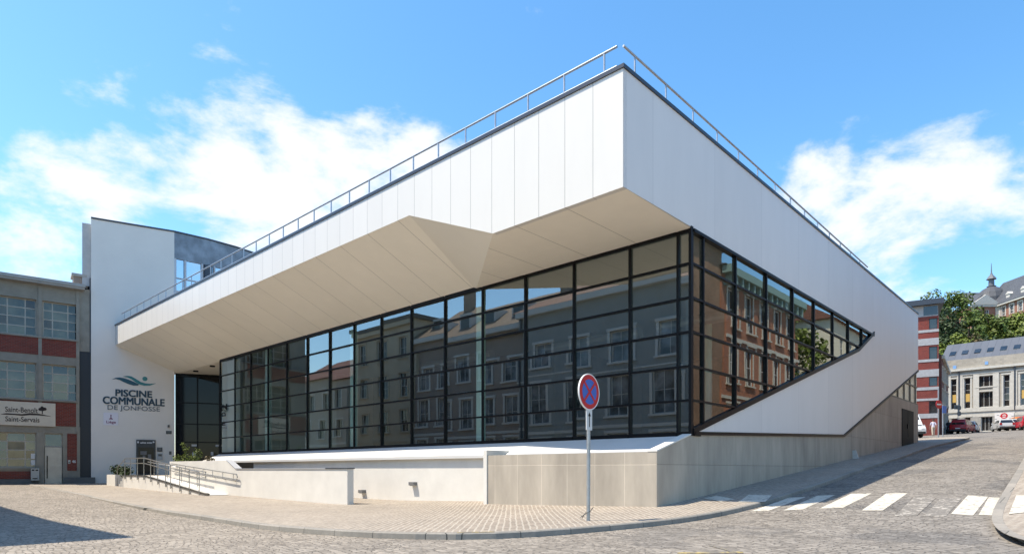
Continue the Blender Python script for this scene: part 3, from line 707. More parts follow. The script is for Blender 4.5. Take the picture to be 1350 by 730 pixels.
for i, (bx, lab, cat, nm, e) in enumerate((((335, 361, 421, 442), 'dark square call panel beside the notice case, the upper of two', 'intercom', 'intercom_panel', .06),
        ((336, 362, 452, 482), 'pale wall box with dark face below the square call panel', 'wall box', 'wall_box', .09), ((380, 408, 337, 353), 'dark bronze nameplate high on the right edge of the tower', 'nameplate', 'nameplate', .03),
        ((388, 397, 308, 320), 'tiny dark wall camera above the bronze nameplate', 'camera', 'wall_camera', .12), ((395, 407, 441, 457), 'small black card reader near the dark entrance glass', 'card reader', 'card_reader', .05))):
    k = tbox(*bx); rt = thing(nm, lab, cat, TW @ Matrix.Translation((k[0], 0, k[2])))
    q = MB(TW); q.box(k[0], k[1], -e, -.002, k[2], k[3]); q.build('housing', mat('box_grey', (.45, .45, .46), .5) if i == 1 else mat('case_black', (.02, .02, .02), .4), rt)
    q = MB(TW); w_, h_ = k[1] - k[0], k[3] - k[2]; q.box(k[0] + w_ * .15, k[1] - w_ * .15, -e - .012, -e, k[2] + h_ * (.55 if i == 1 else .2), k[3] - h_ * .1); q.build('face', mat('box_face', (.05, .05, .055), .3), rt)

# ------------------------------------------------------------------ entrance ramp, low walls, handrails, planters
STEEL = mat('brushed_steel', (.40, .39, .37), .3, metal=.85)
def lX(px, Y): 
    d = FI @ pxdir(px, 619); return d.x / d.y * Y
def zAt(px, py, Y):
    d = FI @ pxdir(px, py); return d.z / d.y * Y
lw = thing('low_wall', 'long low white rendered wall with dark capped end pillar before the glass hall', 'wall', fframe(-24, 12.3, -1.2))
q = MB(F); pr = [(-36.2, -1.5), (-19.2, -1.5), (-19.2, .03), (-28.15, .03), (-29.1, .42), (-36.2, .44)]
q.prism([(x, 12.2, z) for x, z in pr], (0, .25, 0)); q.build('wall', RENDER, lw)
q = MB(F); q.box(-20.6, -19.17, 12.17, 12.48, .032, .07); q.build('end_cap', DARKTRIM, lw)
q = MB(F); q.box(-28.1, -20.61, 12.17, 12.48, .032, .055); q.prism([(-28.15, 12.18, .04), (-29.1, 12.18, .43), (-29.1, 12.18, .46), (-28.12, 12.18, .07)], (0, .29, 0)); q.build('coping', mat('grey_coping', (.42, .43, .45), .5), lw)
rp = thing('entrance_ramp', 'white concrete entrance ramp with landing and side steps below the tower', 'ramp', fframe(-36, 11.6, -1))
q = MB(F); zt = -.34; x0 = lX(271, 11.2); zq = ZG(x0, 11.2)
q.prism([(x0, 11.2, zq - .3), (x0, 11.2, zq + .03), (-36.8, 11.2, zt), (-40.4, 11.2, zt), (-40.4, 11.2, -1.4)], (0, .995, 0)); q.build('ramp', RENDER, rp)
q = MB(F); q.box(-46, -36.2, 12.2, 17.5, -1.4, zt); q.build('landing', mat('landing_paving', (.34, .31, .27), .8, var=.1, vscale=6), rp)
q = MB(F)
for k in range(3): q.box(-40.4 - .3 * (k + 1), -40.4 - .3 * k - .002, 11.2, 12.2, -1.4, zt - .155 * (k + 1))
q.build('step', mat('step_stone', (.40, .39, .37), .8, var=.1), rp)
q = MB(F)
q.prism([(x0 + .35, 11.17, ZG(x0 + .35, 11.2) + .02), (x0, 11.17, zq + .03), (-36.8, 11.17, zt), (-40.4, 11.17, zt), (-40.4, 11.17, zt + .05), (-36.8, 11.17, zt + .05), (x0 - .2, 11.17, zq + .12), (x0 + .35, 11.17, ZG(x0 + .35, 11.2) + .11)], (0, .07, 0))
q.build('metal_edge', mat('dark_edge_steel', (.10, .095, .085), .4, metal=.6), rp)
hr = thing('handrail', 'stainless steel handrail with many posts climbing the outer edge of the ramp', 'handrail', fframe(-34, 11.2, -1))
def rz(x): return zq + .05 + (zt - zq - .02) * min(1, max(0, (x0 - x) / (x0 + 36.8)))
posts = [262.6, 249.5, 237, 225, 218.3, 208, 198.5, 189.5, 181, 172, 164.5]
for p_ in posts:
    x = lX(p_, 11.14); q = MB(F); q.tube([(x, 11.14, rz(x) - .22), (x, 11.14, rz(x) + .93)], .022); q.box(x - .03, x + .03, 11.12, 11.2, rz(x) - .2, rz(x) - .1); q.build('post', STEEL, hr)
xa, xb, xm = lX(262.6, 11.14), lX(164.5, 11.14), -36.8
q = MB(F); q.tube([(xa, 11.14, rz(xa) + .93), (xm, 11.14, rz(xm) + .93), (xb, 11.14, rz(xb) + .93)], .026); q.tube([(xb, 11.14, zt + .93), (-41.3, 11.14, zt + .45), (-41.35, 11.14, -.9)], .024); q.build('top_rail', STEEL, hr)
q = MB(F); q.tube([(xa, 11.14, rz(xa) + .66), (xm, 11.14, rz(xm) + .66), (xb, 11.14, rz(xb) + .66)], .02); q.build('lower_rail', STEEL, hr)
h2 = thing('handrail', 'double steel handrail bracketed to the white wall on the inner side of the ramp', 'handrail', fframe(-32, 12.1, -.5))
pA, pB = (lX(312, 12.08), zAt(312, 625, 12.08)), (lX(226, 12.08), zAt(226, 611, 12.08))
for nm, dz in (('top_rail', 0), ('lower_rail', -.24)):
    q = MB(F); q.tube([(pA[0], 12.08, pA[1] + dz), (pB[0], 12.08, pB[1] + dz)], .024)
    if dz == 0: q.tube([(pA[0], 12.08, pA[1]), (pA[0] + .08, 12.08, pA[1] - .12), (pA[0], 12.08, pA[1] - .24)], .022)
    q.build(nm, STEEL, h2)
for k in range(7):
    x = pA[0] + (pB[0] - pA[0]) * (k + .3) / 7; z = pA[1] + (pB[1] - pA[1]) * (k + .3) / 7
    q = MB(F); q.tube([(x, 12.08, z), (x, 12.08, z - .3), (x, 12.2, z - .34)], .015, 6); q.build('bracket', STEEL, h2)
h3 = thing('handrail', 'short steel handrail with bent end standing in the middle of the ramp', 'handrail', fframe(-33, 11.7, -.8))
pA, pB = (lX(271, 11.9), zAt(271, 622, 11.9)), (lX(195, 11.9), zAt(195, 608.5, 11.9))
q = MB(F); q.tube([(pA[0], 11.9, pA[1] - .28), (pA[0] + .02, 11.9, pA[1]), (pB[0], 11.9, pB[1])], .024); q.tube([(pA[0], 11.9, pA[1] - .28), (pA[0] - .5, 11.9, pA[1] - .22)], .02); q.build('top_rail', STEEL, h3)
for k in range(4):
    x = pA[0] + (pB[0] - pA[0]) * (k + .5) / 4; z = pA[1] + (pB[1] - pA[1]) * (k + .5) / 4; zz = rz(x) - .05
    q = MB(F); q.tube([(x, 11.9, zz), (x, 11.9, z)], .018, 6); q.build('post', STEEL, h3)
# wall lamps
for i, (px, py, lab) in enumerate(((479.5, 648.5, 'small grey wall lamp on the white lower wall, nearer the pillar'), (546.5, 638.5, 'small grey wall lamp on the white lower wall, nearer the concrete plinth'))):
    x, z = lX(px, 15.12), zAt(px, py, 15.12)
    la = thing('wall_lamp', lab, 'lamp', fframe(x, 15.12, z), 'wall lamps on the white lower wall')
    q = MB(F); q.box(x - .14, x + .16, 14.94, 15.118, z - .02, z + .1); q.build('housing', mat('lamp_grey', (.16, .16, .16), .45), la)
    q = MB(F); q.box(x - .10, x + .12, 14.96, 15.1, z - .045, z - .021); q.build('diffuser', mat('lamp_diffuser', (.5, .5, .48), .3), la)

# ------------------------------------------------------------------ plants
LEAF = {}
def leaf_mat(name, c, c2):
    return mat(name, c, .55, var=.01, vscale=1.1, col2=c2, spec=.25, island=.45)
LM1 = leaf_mat('leaf_mid', (.11, .15, .03), (.055, .09, .02)); LM2 = leaf_mat('leaf_light', (.15, .18, .03), (.08, .115, .02)); LM3 = leaf_mat('leaf_dark', (.045, .07, .022), (.02, .036, .014))
LM4 = leaf_mat('leaf_dry', (.16, .12, .06), (.09, .07, .035)); BARK = mat('bark', (.07, .055, .04), .9, var=.3, vscale=4, bump=.4)
def leaves(q, rnd, c, rad, n, size, flat=1.):
    for _ in range(n):
        while True:
            v = Vector((rnd.uniform(-1, 1), rnd.uniform(-1, 1), rnd.uniform(-1, 1)))
            if v.length < 1: break
        v = v.normalized() * v.length ** .45
        p = Vector(c) + Vector((v.x * rad, v.y * rad, v.z * rad * flat))
        nn = (v + Vector((rnd.gauss(0, .55), rnd.gauss(0, .55), rnd.gauss(.35, .5)))).normalized()
        u = nn.cross(Vector((rnd.gauss(0, 1), rnd.gauss(0, 1), rnd.gauss(0, 1)))).normalized(); w_ = nn.cross(u); s_ = size * rnd.uniform(.6, 1.35)
        q.add([p - u * s_, p + w_ * s_ * .45 + nn * s_ * .12, p + u * s_ * 1.1, p - w_ * s_ * .5 + nn * s_ * .1], [(0, 1, 2, 3)])
def tree(label, M, h, cw, seed, lm, trunk_h=.3, clumps=46, per=70, leaf=.3, group=None, shape=1., cat='tree', name='broadleaf_tree'):
    rnd = random.Random(seed); t = thing(name, label, cat, M, group)
    th_ = h * trunk_h; cz = th_ + (h - th_) * .5; rzv = (h - th_) * .5
    cl = []
    for i in range(clumps):
        a = rnd.uniform(0, 2 * math.pi); k = rnd.uniform(-1, 1); rr = math.sqrt(max(0, 1 - k * k)) * rnd.uniform(.45, 1.) ** .6
        taper = 1 - .35 * shape * max(0, k)
        cl.append((Vector((math.cos(a) * rr * cw * taper, math.sin(a) * rr * cw * taper, cz + k * rzv * rnd.uniform(.7, .98))), cw * rnd.uniform(.22, .40)))
    q = MB(M); top = Vector((0, 0, h * .8))
    q.tube([(0, 0, -.6), (rnd.uniform(-.1, .1), rnd.uniform(-.1, .1), th_), (rnd.uniform(-.3, .3), rnd.uniform(-.3, .3), cz), top], [h * .022, h * .016, h * .01, h * .003], 8)
    for c, r_ in cl[::3]:
        z0 = rnd.uniform(th_ * .7, cz); mid = Vector((c.x * .45, c.y * .45, z0 + (c.z - z0) * .6)); q.tube([(0, 0, z0), mid, c], [h * .008, h * .005, h * .002], 5)
    q.build('trunk', BARK, t)
    q = MB(M)
    for c, r_ in cl: leaves(q, rnd, c, r_, per, leaf, .75)
    q.build('crown', lm, t, fix=False)
    return t
# planter with bushy plants by the steps
pb = gp(148, 640); px_ = pb
pl = thing('planter', 'low grey rendered planter box at the foot of the white tower', 'planter', fframe(pb.x, pb.y, pb.z))
q = MB(F); zp = zAt(148, 625.5, pb.y)
q.box(pb.x - 1.1, pb.x + .55, pb.y, pb.y + .14, pb.z - .3, zp); q.box(pb.x - 1.1, pb.x + .55, pb.y + 1.0, pb.y + 1.12, pb.z - .3, zp)
q.box(pb.x - 1.1, pb.x - .98, pb.y + .141, pb.y + .999, pb.z - .3, zp); q.box(pb.x + .43, pb.x + .55, pb.y + .141, pb.y + .999, pb.z - .3, zp); q.build('box', RENDER, pl)
q = MB(F); q.box(pb.x - .98, pb.x + .43, pb.y + .141, pb.y + .999, zp - .3, zp - .06); q.build('soil', mat('soil', (.05, .04, .03), .9), pl)
rnd = random.Random(3)
for i, (dx, lab) in enumerate(((-.75, 'dark spiky bush in the grey planter, the leftmost one'), (-.1, 'dark spiky bush in the middle of the grey planter'), (.35, 'dark spiky bush in the grey planter, nearest the steps'))):
    M = fframe(pb.x + dx, pb.y + .55, zp - .06); t = thing('planter_bush', lab, 'bush', M, 'bushes in the grey planter')
    q = MB(M)
    for k in range(3): q.tube([(0, 0, -.05), (rnd.uniform(-.2, .2), rnd.uniform(-.2, .2), .4)], .012, 5)
    q.build('stem', BARK, t); q = MB(M)
    for k in range(7): leaves(q, rnd, (rnd.uniform(-.4, .4), rnd.uniform(-.3, .3), rnd.uniform(.1, .5)), .24, 40, .075)
    q.build('foliage', LM3, t, fix=False)
labs = ['tall leafy weed with upright stem behind the white ramp wall', 'small yellow green shrub behind the white ramp wall, nearest the tower', 'second tall weed behind the white ramp wall, right of the tallest',
        'low dry tuft behind the white ramp wall, furthest right', 'low green tuft between the two tall weeds on the wall']
for (px, top), lab in zip(((244, 584), (233, 600), (260, 592), (277, 602), (252, 601)), labs):
    Y = 12.85; x = lX(px, Y); M = fframe(x, Y, .35); t = thing('weed_plant', lab, 'plant', M, 'plants behind the ramp wall')
    hh = zAt(px, top, Y) - .35; q = MB(M); 
    for k in range(4): q.tube([(rnd.uniform(-.06, .06), 0, -.4), (rnd.uniform(-.12, .12), rnd.uniform(-.1, .1), hh * rnd.uniform(.7, .97))], .01, 5)
    q.build('stem', mat('green_stem', (.10, .12, .04), .7), t); q = MB(M)
    for k in range(10): leaves(q, rnd, (rnd.uniform(-.28, .28) * (1 - .6 * k / 10), rnd.uniform(-.15, .15), .05 + (hh - .12) * k / 9), .14, 16, .06)
    q.build('foliage', LM4 if 'dry' in lab else LM2, t, fix=False)
q = MB(F); q.box(-36.2, -29.2, 12.46, 13.5, -1.2, .33); tag(q.build('plant_bed', mat('soil', (.05, .04, .03), .9), at=fframe(-33, 13, 0)), 'raised bed of dark soil behind the white ramp wall', 'plant bed')

# ------------------------------------------------------------------ brick school building on the left
LB = frame(-27.71, 40.5, 0, 38)
def lb(px, py): return hit(px, py, LB)
school = thing('brick_school_building', 'grey and red brick school building with steel grid windows at far left', 'building', frame(-27.71, 40.5, -.9, 38))
GREY = mat('grey_render', (.26, .24, .20), .85, var=.14, vscale=1.6, bump=.15, bscale=40)
DGREY = mat('dark_grey_render', (.14, .14, .135), .85, var=.15, vscale=2)
RBRICK = brick_mat('red_brick', (.22, .042, .026), (.15, .03, .02), (.16, .10, .085), .24, .085, .012, .8, .25)
WFR = mat('steel_grid_frame', (.40, .37, .31), .5)
WGL = mat('old_window_glass', (.085, .08, .05), .05, var=.1, vscale=1.1, spec=.85, col2=(.018, .02, .015), island=.85)  # tone differs per pane in the colour, standing in for uneven sky reflections
zr = 11.45
H = []
def wr(pxa, pxb, pya, pyb, pxm=None):
    m_ = pxm or (max(1, pxa) + pxb) / 2; a, b = lb(pxa, 0)[0], lb(pxb, 0)[0]; return [a, b, lb(m_, pyb)[1], lb(m_, pya)[1]]
W3 = [wr(56, 102.5, 399, 446), wr(-6, 48, 392, 441, 24)]; W2 = [wr(56, 102.5, 481, 527.5), wr(-6, 48, 476, 525, 24)]; W1 = [wr(-6, 48, 571.5, 616, 24)]
DOOR = wr(58.5, 82.5, 571, 637.5)
for ws in (W3, W2):
    ws[1][2:] = ws[0][2:]
W1[0][3] = DOOR[3]
LW = -5.6
holes = W3 + W2 + W1 + [DOOR]
q = MB(LB); holed(q, LW, 0.06, -1.4, zr, holes, 0, .30)
q.poly([(LW, 0, -1.4), (LW, 9, -1.4), (LW, 9, zr), (LW, 0, zr)]); q.poly([(.06, 0, -1.4), (.06, 9, -1.4), (.06, 9, zr), (.06, 0, zr)]); q.poly([(LW, 9, -1.4), (.06, 9, -1.4), (.06, 9, zr), (LW, 9, zr)])
q.build('wall', GREY, school, fix=False)
q = MB(LB)
bz = [(lb(80, 470)[1], lb(80, 448.5)[1]), (lb(90, 562)[1], lb(90, 531)[1])]
xr = lb(103, 500)[0]
for bx in ((LW, xr - .02, bz[0][0], bz[0][1]), (LW, xr - .02, bz[1][0], bz[1][1]), (lb(88.5, 0)[0], xr - .02, lb(95, 620)[1], lb(95, 571.5)[1]), (LW, lb(46, 0)[0], lb(25, 631)[1], lb(25, 621)[1])):
    q = MB(LB); q.box(bx[0], bx[1], -.03, -.002, bx[2], bx[3]); q.build('brick_panel', RBRICK, school)
q = MB(LB)
for z, pj in ((W3[0][2] - .11, .10), (W2[0][2] - .11, .12), (W1[0][2] - .1, .08)): q = MB(LB); q.box(LW, .02 if z > 2.5 else W1[0][1] + .1, -pj, -.001, z, z + .1); q.build('window_sill', GREY, school)
q = MB(LB); q.box(LW - .2, .32, -.45, 9.1, zr, zr + .12); q.box(LW - .25, .36, -.52, 9.1, zr + .121, zr + .32); q.build('roof_edge', mat('grey_cornice', (.34, .33, .31), .8, var=.1), school)
q = MB(LB)
for x in (-1.95, -.02): q.box(x - .09, x + .09, -.045, -.002, DOOR[3] + .12, zr - .02)
q.box(xr - .06, xr + .1, -.04, -.003, -1.2, bz[1][0])
q.build('pilaster', GREY, school)
for i, h in enumerate(W3 + W2 + W1):
    a, b = h[0], h[1]; zz = [h[2] + (h[3] - h[2]) * k / 4 for k in (1, 2, 3)]
    window(school, LB, h, WFR, WGL, .28, zs=zz, xs=[a + (b - a) * .28, a + (b - a) * .72], fw=.07, bar=.06)
tw_ = lb(70, 589)[1]
window(school, LB, [DOOR[0], DOOR[1], tw_ + .02, DOOR[3]], WFR, WGL, .28, fw=.06)
q = MB(LB); q.box(DOOR[0] + .03, DOOR[1] - .03, .12, .18, DOOR[2], tw_); dd = q.build('door', mat('brushed_door_metal', (.40, .36, .31), .45, metal=.5, var=.12, vscale=2), school)
q = MB(LB); q.box(DOOR[0] + .12, DOOR[0] + .17, .04, .08, DOOR[2] + .35, DOOR[2] + 1.75); q.build('handle', BLACK, dd)
q = MB(LB); q.box(LW, W1[0][1] + .1, -.05, -.003, -1.3, lb(25, 631.5)[1]); q.box(DOOR[1] + .06, xr + .9, -.18, -.003, -1.3, lb(95, 629)[1]); q.build('base_course', DGREY, school)
q = MB(LB)
for px, py in ((43.5, 601), (43.5, 609.5)): a, b = lb(px - 2.8, py + 3.4), lb(px + 2.8, py - 3.4); q.box(a[0], b[0], .118, .125, a[1], b[1])
q.build('window_notice', mat('paper_white', (.6, .6, .6), .8), school)
a, b = lb(-3, 561), lb(73, 530)
sb = thing('school_sign', 'cream signboard lettered saint-benoît saint-servais with a tree emblem', 'sign', LB @ Matrix.Translation((a[0], -.1, a[1])))
z0, z1 = lb(36, 561)[1], lb(36, 530)[1]; q = MB(LB); q.box(-3.98, b[0], -.12, -.035, z0, z1); q.build('board', mat('cream_board', (.60, .52, .41), .6, var=.06, vscale=3), sb)
TS = LB @ Matrix.Translation((0, -.121, 0)); BRN = mat('brown_ink', (.035, .02, .016), .6)
def lz(x, y): return hit(x / 4.87, 500 + y / 4.87, TS)
def lzb(x0_, x1_, y0_, y1_):
    a, b = lz(x0_, (y0_ + y1_) / 2), lz(x1_, (y0_ + y1_) / 2); c, d_ = lz((x0_ + x1_) / 2, y1_), lz((x0_ + x1_) / 2, y0_); return (a[0], b[0], c[1], d_[1])
text_obj('Saint-Benoît', 'lettering', TS, lzb(33, 243, 178, 212), BRN, sb, .012, .006)
text_obj('Saint-Servais', 'lettering', TS, lzb(34, 254, 240, 272), BRN, sb, .012, .006)
q = MB(TS)
tp = [(5, 222), (40, 216), (90, 219), (140, 222), (190, 216), (250, 220), (325, 236)]; bt = [(5, 224), (40, 226), (90, 228), (140, 233), (190, 229), (250, 231), (325, 238)]
pts = []
for (x, y), (x2, y2) in zip(tp, bt): a, b = lz(x, y), lz(x2, y2); pts += [(a[0], -.005, a[1]), (b[0], -.005, b[1])]
q.add(pts, [(2 * i, 2 * i + 2, 2 * i + 3, 2 * i + 1) for i in range(len(tp) - 1)])
for cx, cy, r_ in ((272, 190, 17), (258, 192, 12), (287, 190, 13), (270, 180, 10)):
    c = lz(cx, cy); rr = lz(cx + r_, cy)[0] - c[0]; q.add([(c[0] + rr * math.cos(k * math.pi / 8), -.006, c[1] + rr * math.sin(k * math.pi / 8)) for k in range(16)], [list(range(16))])
k = lzb(268, 275, 200, 222); q.box(k[0], k[1], -.007, -.001, k[2], k[3]); q.build('emblem', BRN, sb)
a, b = lb(40.5, 633), lb(51.5, 617)
mbx = thing('post_box', 'grey metal letter box hung on the wall left of the metal door', 'letter box', LB @ Matrix.Translation((a[0], -.1, a[1])))
q = MB(LB); q.box(a[0], b[0], -.30, -.052, a[1], b[1]); q.build('body', mat('box_zinc', (.36, .36, .35), .45, metal=.2), mbx)
q = MB(LB)
for f0, f1, g0, g1 in ((.12, .42, .8, .9), (.56, .88, .8, .9), (.2, .8, .12, .2)): q.box(a[0] + (b[0] - a[0]) * f0, a[0] + (b[0] - a[0]) * f1, -.31, -.30, a[1] + (b[1] - a[1]) * g0, a[1] + (b[1] - a[1]) * g1)
q.build('slot', BLACK, mbx)
NP = LB @ Matrix.Translation((0, -.031, 0)); k = [hit(95, 610, NP), hit(100, 606, NP)]
hn = thing('house_number', 'small white house number 46 on the dark red brick pier', 'house number', NP @ Matrix.Translation((k[0][0], 0, k[0][1])))
text_obj('46', 'lettering', NP, (k[0][0], k[1][0], k[0][1], k[1][1]), mat('header_white', (.6, .6, .62), .5), hn, .03, .008)
k = [hit(89.7, 611, NP), hit(92.8, 606, NP)]
db = thing('door_bell', 'tiny pale doorbell panel beside the house number', 'doorbell', NP @ Matrix.Translation((k[0][0], 0, k[0][1])))
q = MB(NP); q.box(k[0][0], k[1][0], -.04, 0, k[0][1], k[1][1]); q.build('plate', mat('box_zinc', (.36, .36, .35), .45), db)
q = MB(NP); q.box(k[0][0] + .03, k[1][0] - .03, -.05, -.04, k[0][1] + .05, k[0][1] + .11); q.build('button', BLACK, db)
# the dark gap building between the school and the tower, with the chimney
gpb = thing('link_building', 'narrow link block, dark cladding below and grey render above, between school and tower', 'building', LB @ Matrix.Translation((.4, .8, -.9)))
q = MB(LB); q.box(.1, 1.25, .12, 6, -1.2, lb(110, 463)[1]); q.build('dark_cladding', mat('navy_cladding', (.012, .016, .024), .5), gpb)
q = MB(LB); q.box(.07, .62, .1, 6, lb(110, 463)[1] + .003, 11.6); q.build('grey_wall', GREY, gpb)
q = MB(LB); q.box(.63, 1.2, .15, 6, lb(110, 463)[1] + .003, 12.4); q.build('dark_upper_wall', DARKTRIM, gpb)
chm = thing('chimney', 'short pale stone chimney with flat cap on the corner of the school roof', 'chimney', LB @ Matrix.Translation((.1, .8, 11.5)))
q = MB(LB); q.box(-.22, .55, .5, 1.5, 11.78, 12.45); q.build('stack', brick_mat('chimney_brick', (.32, .22, .16), (.26, .2, .17), (.3, .28, .25), .24, .085), chm)
q = MB(LB); q.box(-.32, .66, .4, 1.6, 12.451, 12.62); q.build('cap', mat('grey_cornice', (.34, .33, .31), .8), chm)

# ------------------------------------------------------------------ no-stopping sign
b0 = gp(775.5, 686); wb = F @ b0
SG = frame(wb.x, wb.y, wb.z, 0)
d0 = wb.y; top = (619 - 494.5) / 836 * d0 - wb.z
ns = thing('no_stopping_sign', 'round red and blue no stopping sign on a thin grey pole by the kerb', 'road sign', SG)
q = MB(SG); q.tube([(0, 0, -.2), (.01, 0, top)], .038, 14); q.build('pole', mat('pole_galvanised', (.36, .37, .37), .45, metal=.55, var=.15, vscale=5), ns)
q = MB(SG @ Matrix.Translation((.01, 0, top))); q.lathe([(.041, -.05), (.041, .01), (.001, .02)], 14); q.build('cap', BLACK, ns)
cz = (619 - 517) / 836 * d0 - wb.z; Rd = 23.6 / 836 * d0
DM = SG @ Matrix.Translation((.01, -.06, cz)) @ Matrix.Rotation(R(49), 4, 'Z')
RED, BLU, WHI = mat('sign_red', (.52, .012, .018), .4, var=.05), mat('sign_blue', (.03, .12, .44), .4), mat('sign_white', (.75, .75, .73), .4)
def disc(q, r, y, n=48, M=None): q.add([(r * math.cos(2 * math.pi * k / n), y, r * math.sin(2 * math.pi * k / n)) for k in range(n)], [list(range(n))])
q = MB(DM); q.lathe([(.001, .022), (Rd, .022), (Rd + .004, .0), (Rd, -.012), (Rd - .02, -.006), (.001, -.006)], 48, 'Y'); q.build('disc', WHI, ns)
q = MB(DM); disc(q, Rd * .95, -.009); q.build('red_face', RED, ns, fix=False)
q = MB(DM); disc(q, Rd * .70, -.012); q.build('blue_face', BLU, ns, fix=False)
q = MB(DM)
for s_ in (1, -1):
    c, s2 = math.cos(R(45)) * Rd * .74, math.sin(R(45)) * Rd * .74 * s_; wv = Rd * .075; nx, nz = -s_ * wv * .7, wv * .7
    y = -.015 - (.002 if s_ > 0 else 0)
    q.poly([(-c - nx, y, -s2 - nz), (c - nx, y, s2 - nz), (c + nx, y, s2 + nz), (-c + nx, y, -s2 + nz)])
q.build('red_cross', RED, ns, fix=False)
pz = (619 - 553.5) / 836 * d0 - wb.z; ph = 13.5 / 836 * d0
DP = SG @ Matrix.Translation((.01, -.05, pz)) @ Matrix.Rotation(R(49), 4, 'Z')
q = MB(DP); q.box(-.10, .10, -.008, .008, -ph, ph); pp = q.build('arrow_plate', mat('plate_white', (.62, .62, .60), .45), ns)
q = MB(DP); q.box(-.012, .012, -.012, -.0081, -ph * .7, ph * .35); q.poly([(-.05, -.012, ph * .35), (.05, -.012, ph * .35), (0, -.012, ph * .75)]); q.build('arrow', BLACK, pp)
q = MB(SG)
for z in (cz + .14, cz - .14, pz + .1): q.lathe([(.046, z - .02), (.046, z + .02)], 14)
q.build('clamp', RAIL, ns)
q = MB(SG); q.tube([(-.16, -.03, .07), (-.05, -.045, .15), (.045, -.02, .2), (.1, .0, .27)], .008, 5); q.tube([(.04, -.03, .18), (-.06, .0, .16), (-.12, .03, .05)], .007, 5); q.build('tie_wire', mat('tie_wire', (.05, .05, .05), .5), ns)
# small leaning stone on the side pavement
p = gp(1128.5, 604); SM = fframe(p.x, p.y, p.z, 0) @ Matrix.Rotation(R(-14), 4, 'Y')
q = MB(SM)
q.add([(-.12, -.09, -.05), (.12, -.09, -.05), (.12, .09, -.05), (-.12, .09, -.05), (-.09, -.06, .38), (.08, -.06, .36), (.08, .05, .35), (-.09, .05, .37)], [(0, 1, 5, 4), (1, 2, 6, 5), (2, 3, 7, 6), (3, 0, 4, 7), (4, 5, 6, 7), (3, 2, 1, 0)])
tag(q.build('guard_stone', mat('pale_stone', (.45, .43, .40), .8, var=.1, vscale=9), at=SM), 'small pale leaning guard stone on the side street pavement', 'stone')

# ------------------------------------------------------------------ houses
FGL = mat('house_glass', (.02, .024, .028), .06, var=.5, vscale=.7, spec=.9)
WF = mat('white_window_frame', (.62, .62, .60), .5)
SLATE = brick_mat('slate_tiles', (.085, .09, .10), (.065, .07, .08), (.04, .04, .045), .35, .22, .012, .6, .3, dirt=.15)
REDT = brick_mat('red_roof_tiles', (.22, .09, .06), (.17, .07, .05), (.08, .04, .03), .28, .25, .02, .7, .3, dirt=.15)
def house(name, label, cat, M, W, D, H, holes, wm_, trim=None, bands=(), frame_m=None, roof=None, group=None, sur=.0, base=-3, sur_m=None, nz=2, nx=2, depth=.18, eave=.35, glass=None):
    t = thing(name, label, cat, M, group); q = MB(M); holed(q, 0, W, base, H, holes, 0, depth)
    q.poly([(0, 0, base), (0, D, base), (0, D, H), (0, 0, H)]); q.poly([(W, 0, base), (W, 0, H), (W, D, H), (W, D, base)]); q.poly([(0, D, base), (W, D, base), (W, D, H), (0, D, H)])
    q.build('wall', wm_, t)
    for h in holes:
        kx, kz = (h[4], h[5]) if len(h) > 5 else (nx, nz)
        window(t, M, h, frame_m or WF, glass or FGL, depth, kx, kz)
    if sur:
        q = MB(M); s = sur
        for h in holes:
            a, b, c, e = h[:4]; q.box(a - s, a, -.05, -.001, c, e); q.box(b, b + s, -.05, -.001, c, e); q.box(a - s - .05, b + s + .05, -.09, -.002, e, e + s); q.box(a - s - .08, b + s + .08, -.13, -.002, c - s * .7, c)
        q.build('window_surround', sur_m or trim, t)
    if bands:
        q = MB(M)
        for z0, z1, pj in bands: q.box(-.02, W + .02, -pj, -.003, z0, z1)
        q.build('trim_band', trim, t)
    if roof:
        kind, rh, rm = roof; e = eave; q = MB(M); x0, x1, y0, y1 = -e, W + e, -e, D + e; ym = D / 2
        if kind == 'flat': q.box(x0, x1, y0, y1, H + .002, H + rh)
        else:
            ins = (D / 2 if kind == 'hip' else 0)
            a, b = (x0 + ins, ym, H + rh), (x1 - ins, ym, H + rh)
            q.poly([(x0, y0, H), (x1, y0, H), b, a]); q.poly([(x1, y1, H), (x0, y1, H), a, b]); q.poly([(x0, y1, H), (x0, y0, H), a]); q.poly([(x1, y0, H), (x1, y1, H), b])
            q.poly([(x0, y0, H - .01), (x0, y1, H - .01), (x1, y1, H - .01), (x1, y0, H - .01)])
        ro = q.build('roof', rm, t, fix=(kind == 'flat'))
        return t, ro
    return t, None
def grid(x0, n, dx, w_, zs, h):
    return [[x0 + i * dx, x0 + i * dx + w_, z, z + (h if isinstance(h, (int, float)) else h[j])] for i in range(n) for j, z in enumerate(zs)]
# opposite side of the plaza: stands behind the camera line, throws the shadow at left and shows in the long glass front. facade faces +Y of F
def opp(l0, l1, Y, z=-1.0): return fframe(-l0, Y, z, 180)           # local x runs towards larger l
GRR = mat('blue_grey_render', (.31, .335, .335), .85, var=.08, vscale=.8); BEI = mat('beige_render', (.50, .44, .34), .85, var=.1, vscale=.7)
CURT = mat('curtained_glass', (.34, .37, .40), .06, var=.1, vscale=.9, spec=.8, col2=(.03, .035, .04), island=.5)
M = opp(17.4, 31, -1.6)
t, ro = house('apartment_block', 'blue grey rendered corner block with white windows and hipped red tile roof across the plaza', 'building', M, 13.4, 11, 12.3,
      grid(.8, 4, 3.25, 1.5, (.8, 4.3, 7.8), (2.4, 2.4, 2.1)), GRR, WF, ((3.55, 3.75, .06), (7.2, 7.3, .04), (11.9, 12.29, .35)), roof=('hip', 3.4, REDT), sur=.18, sur_m=WF, glass=CURT)
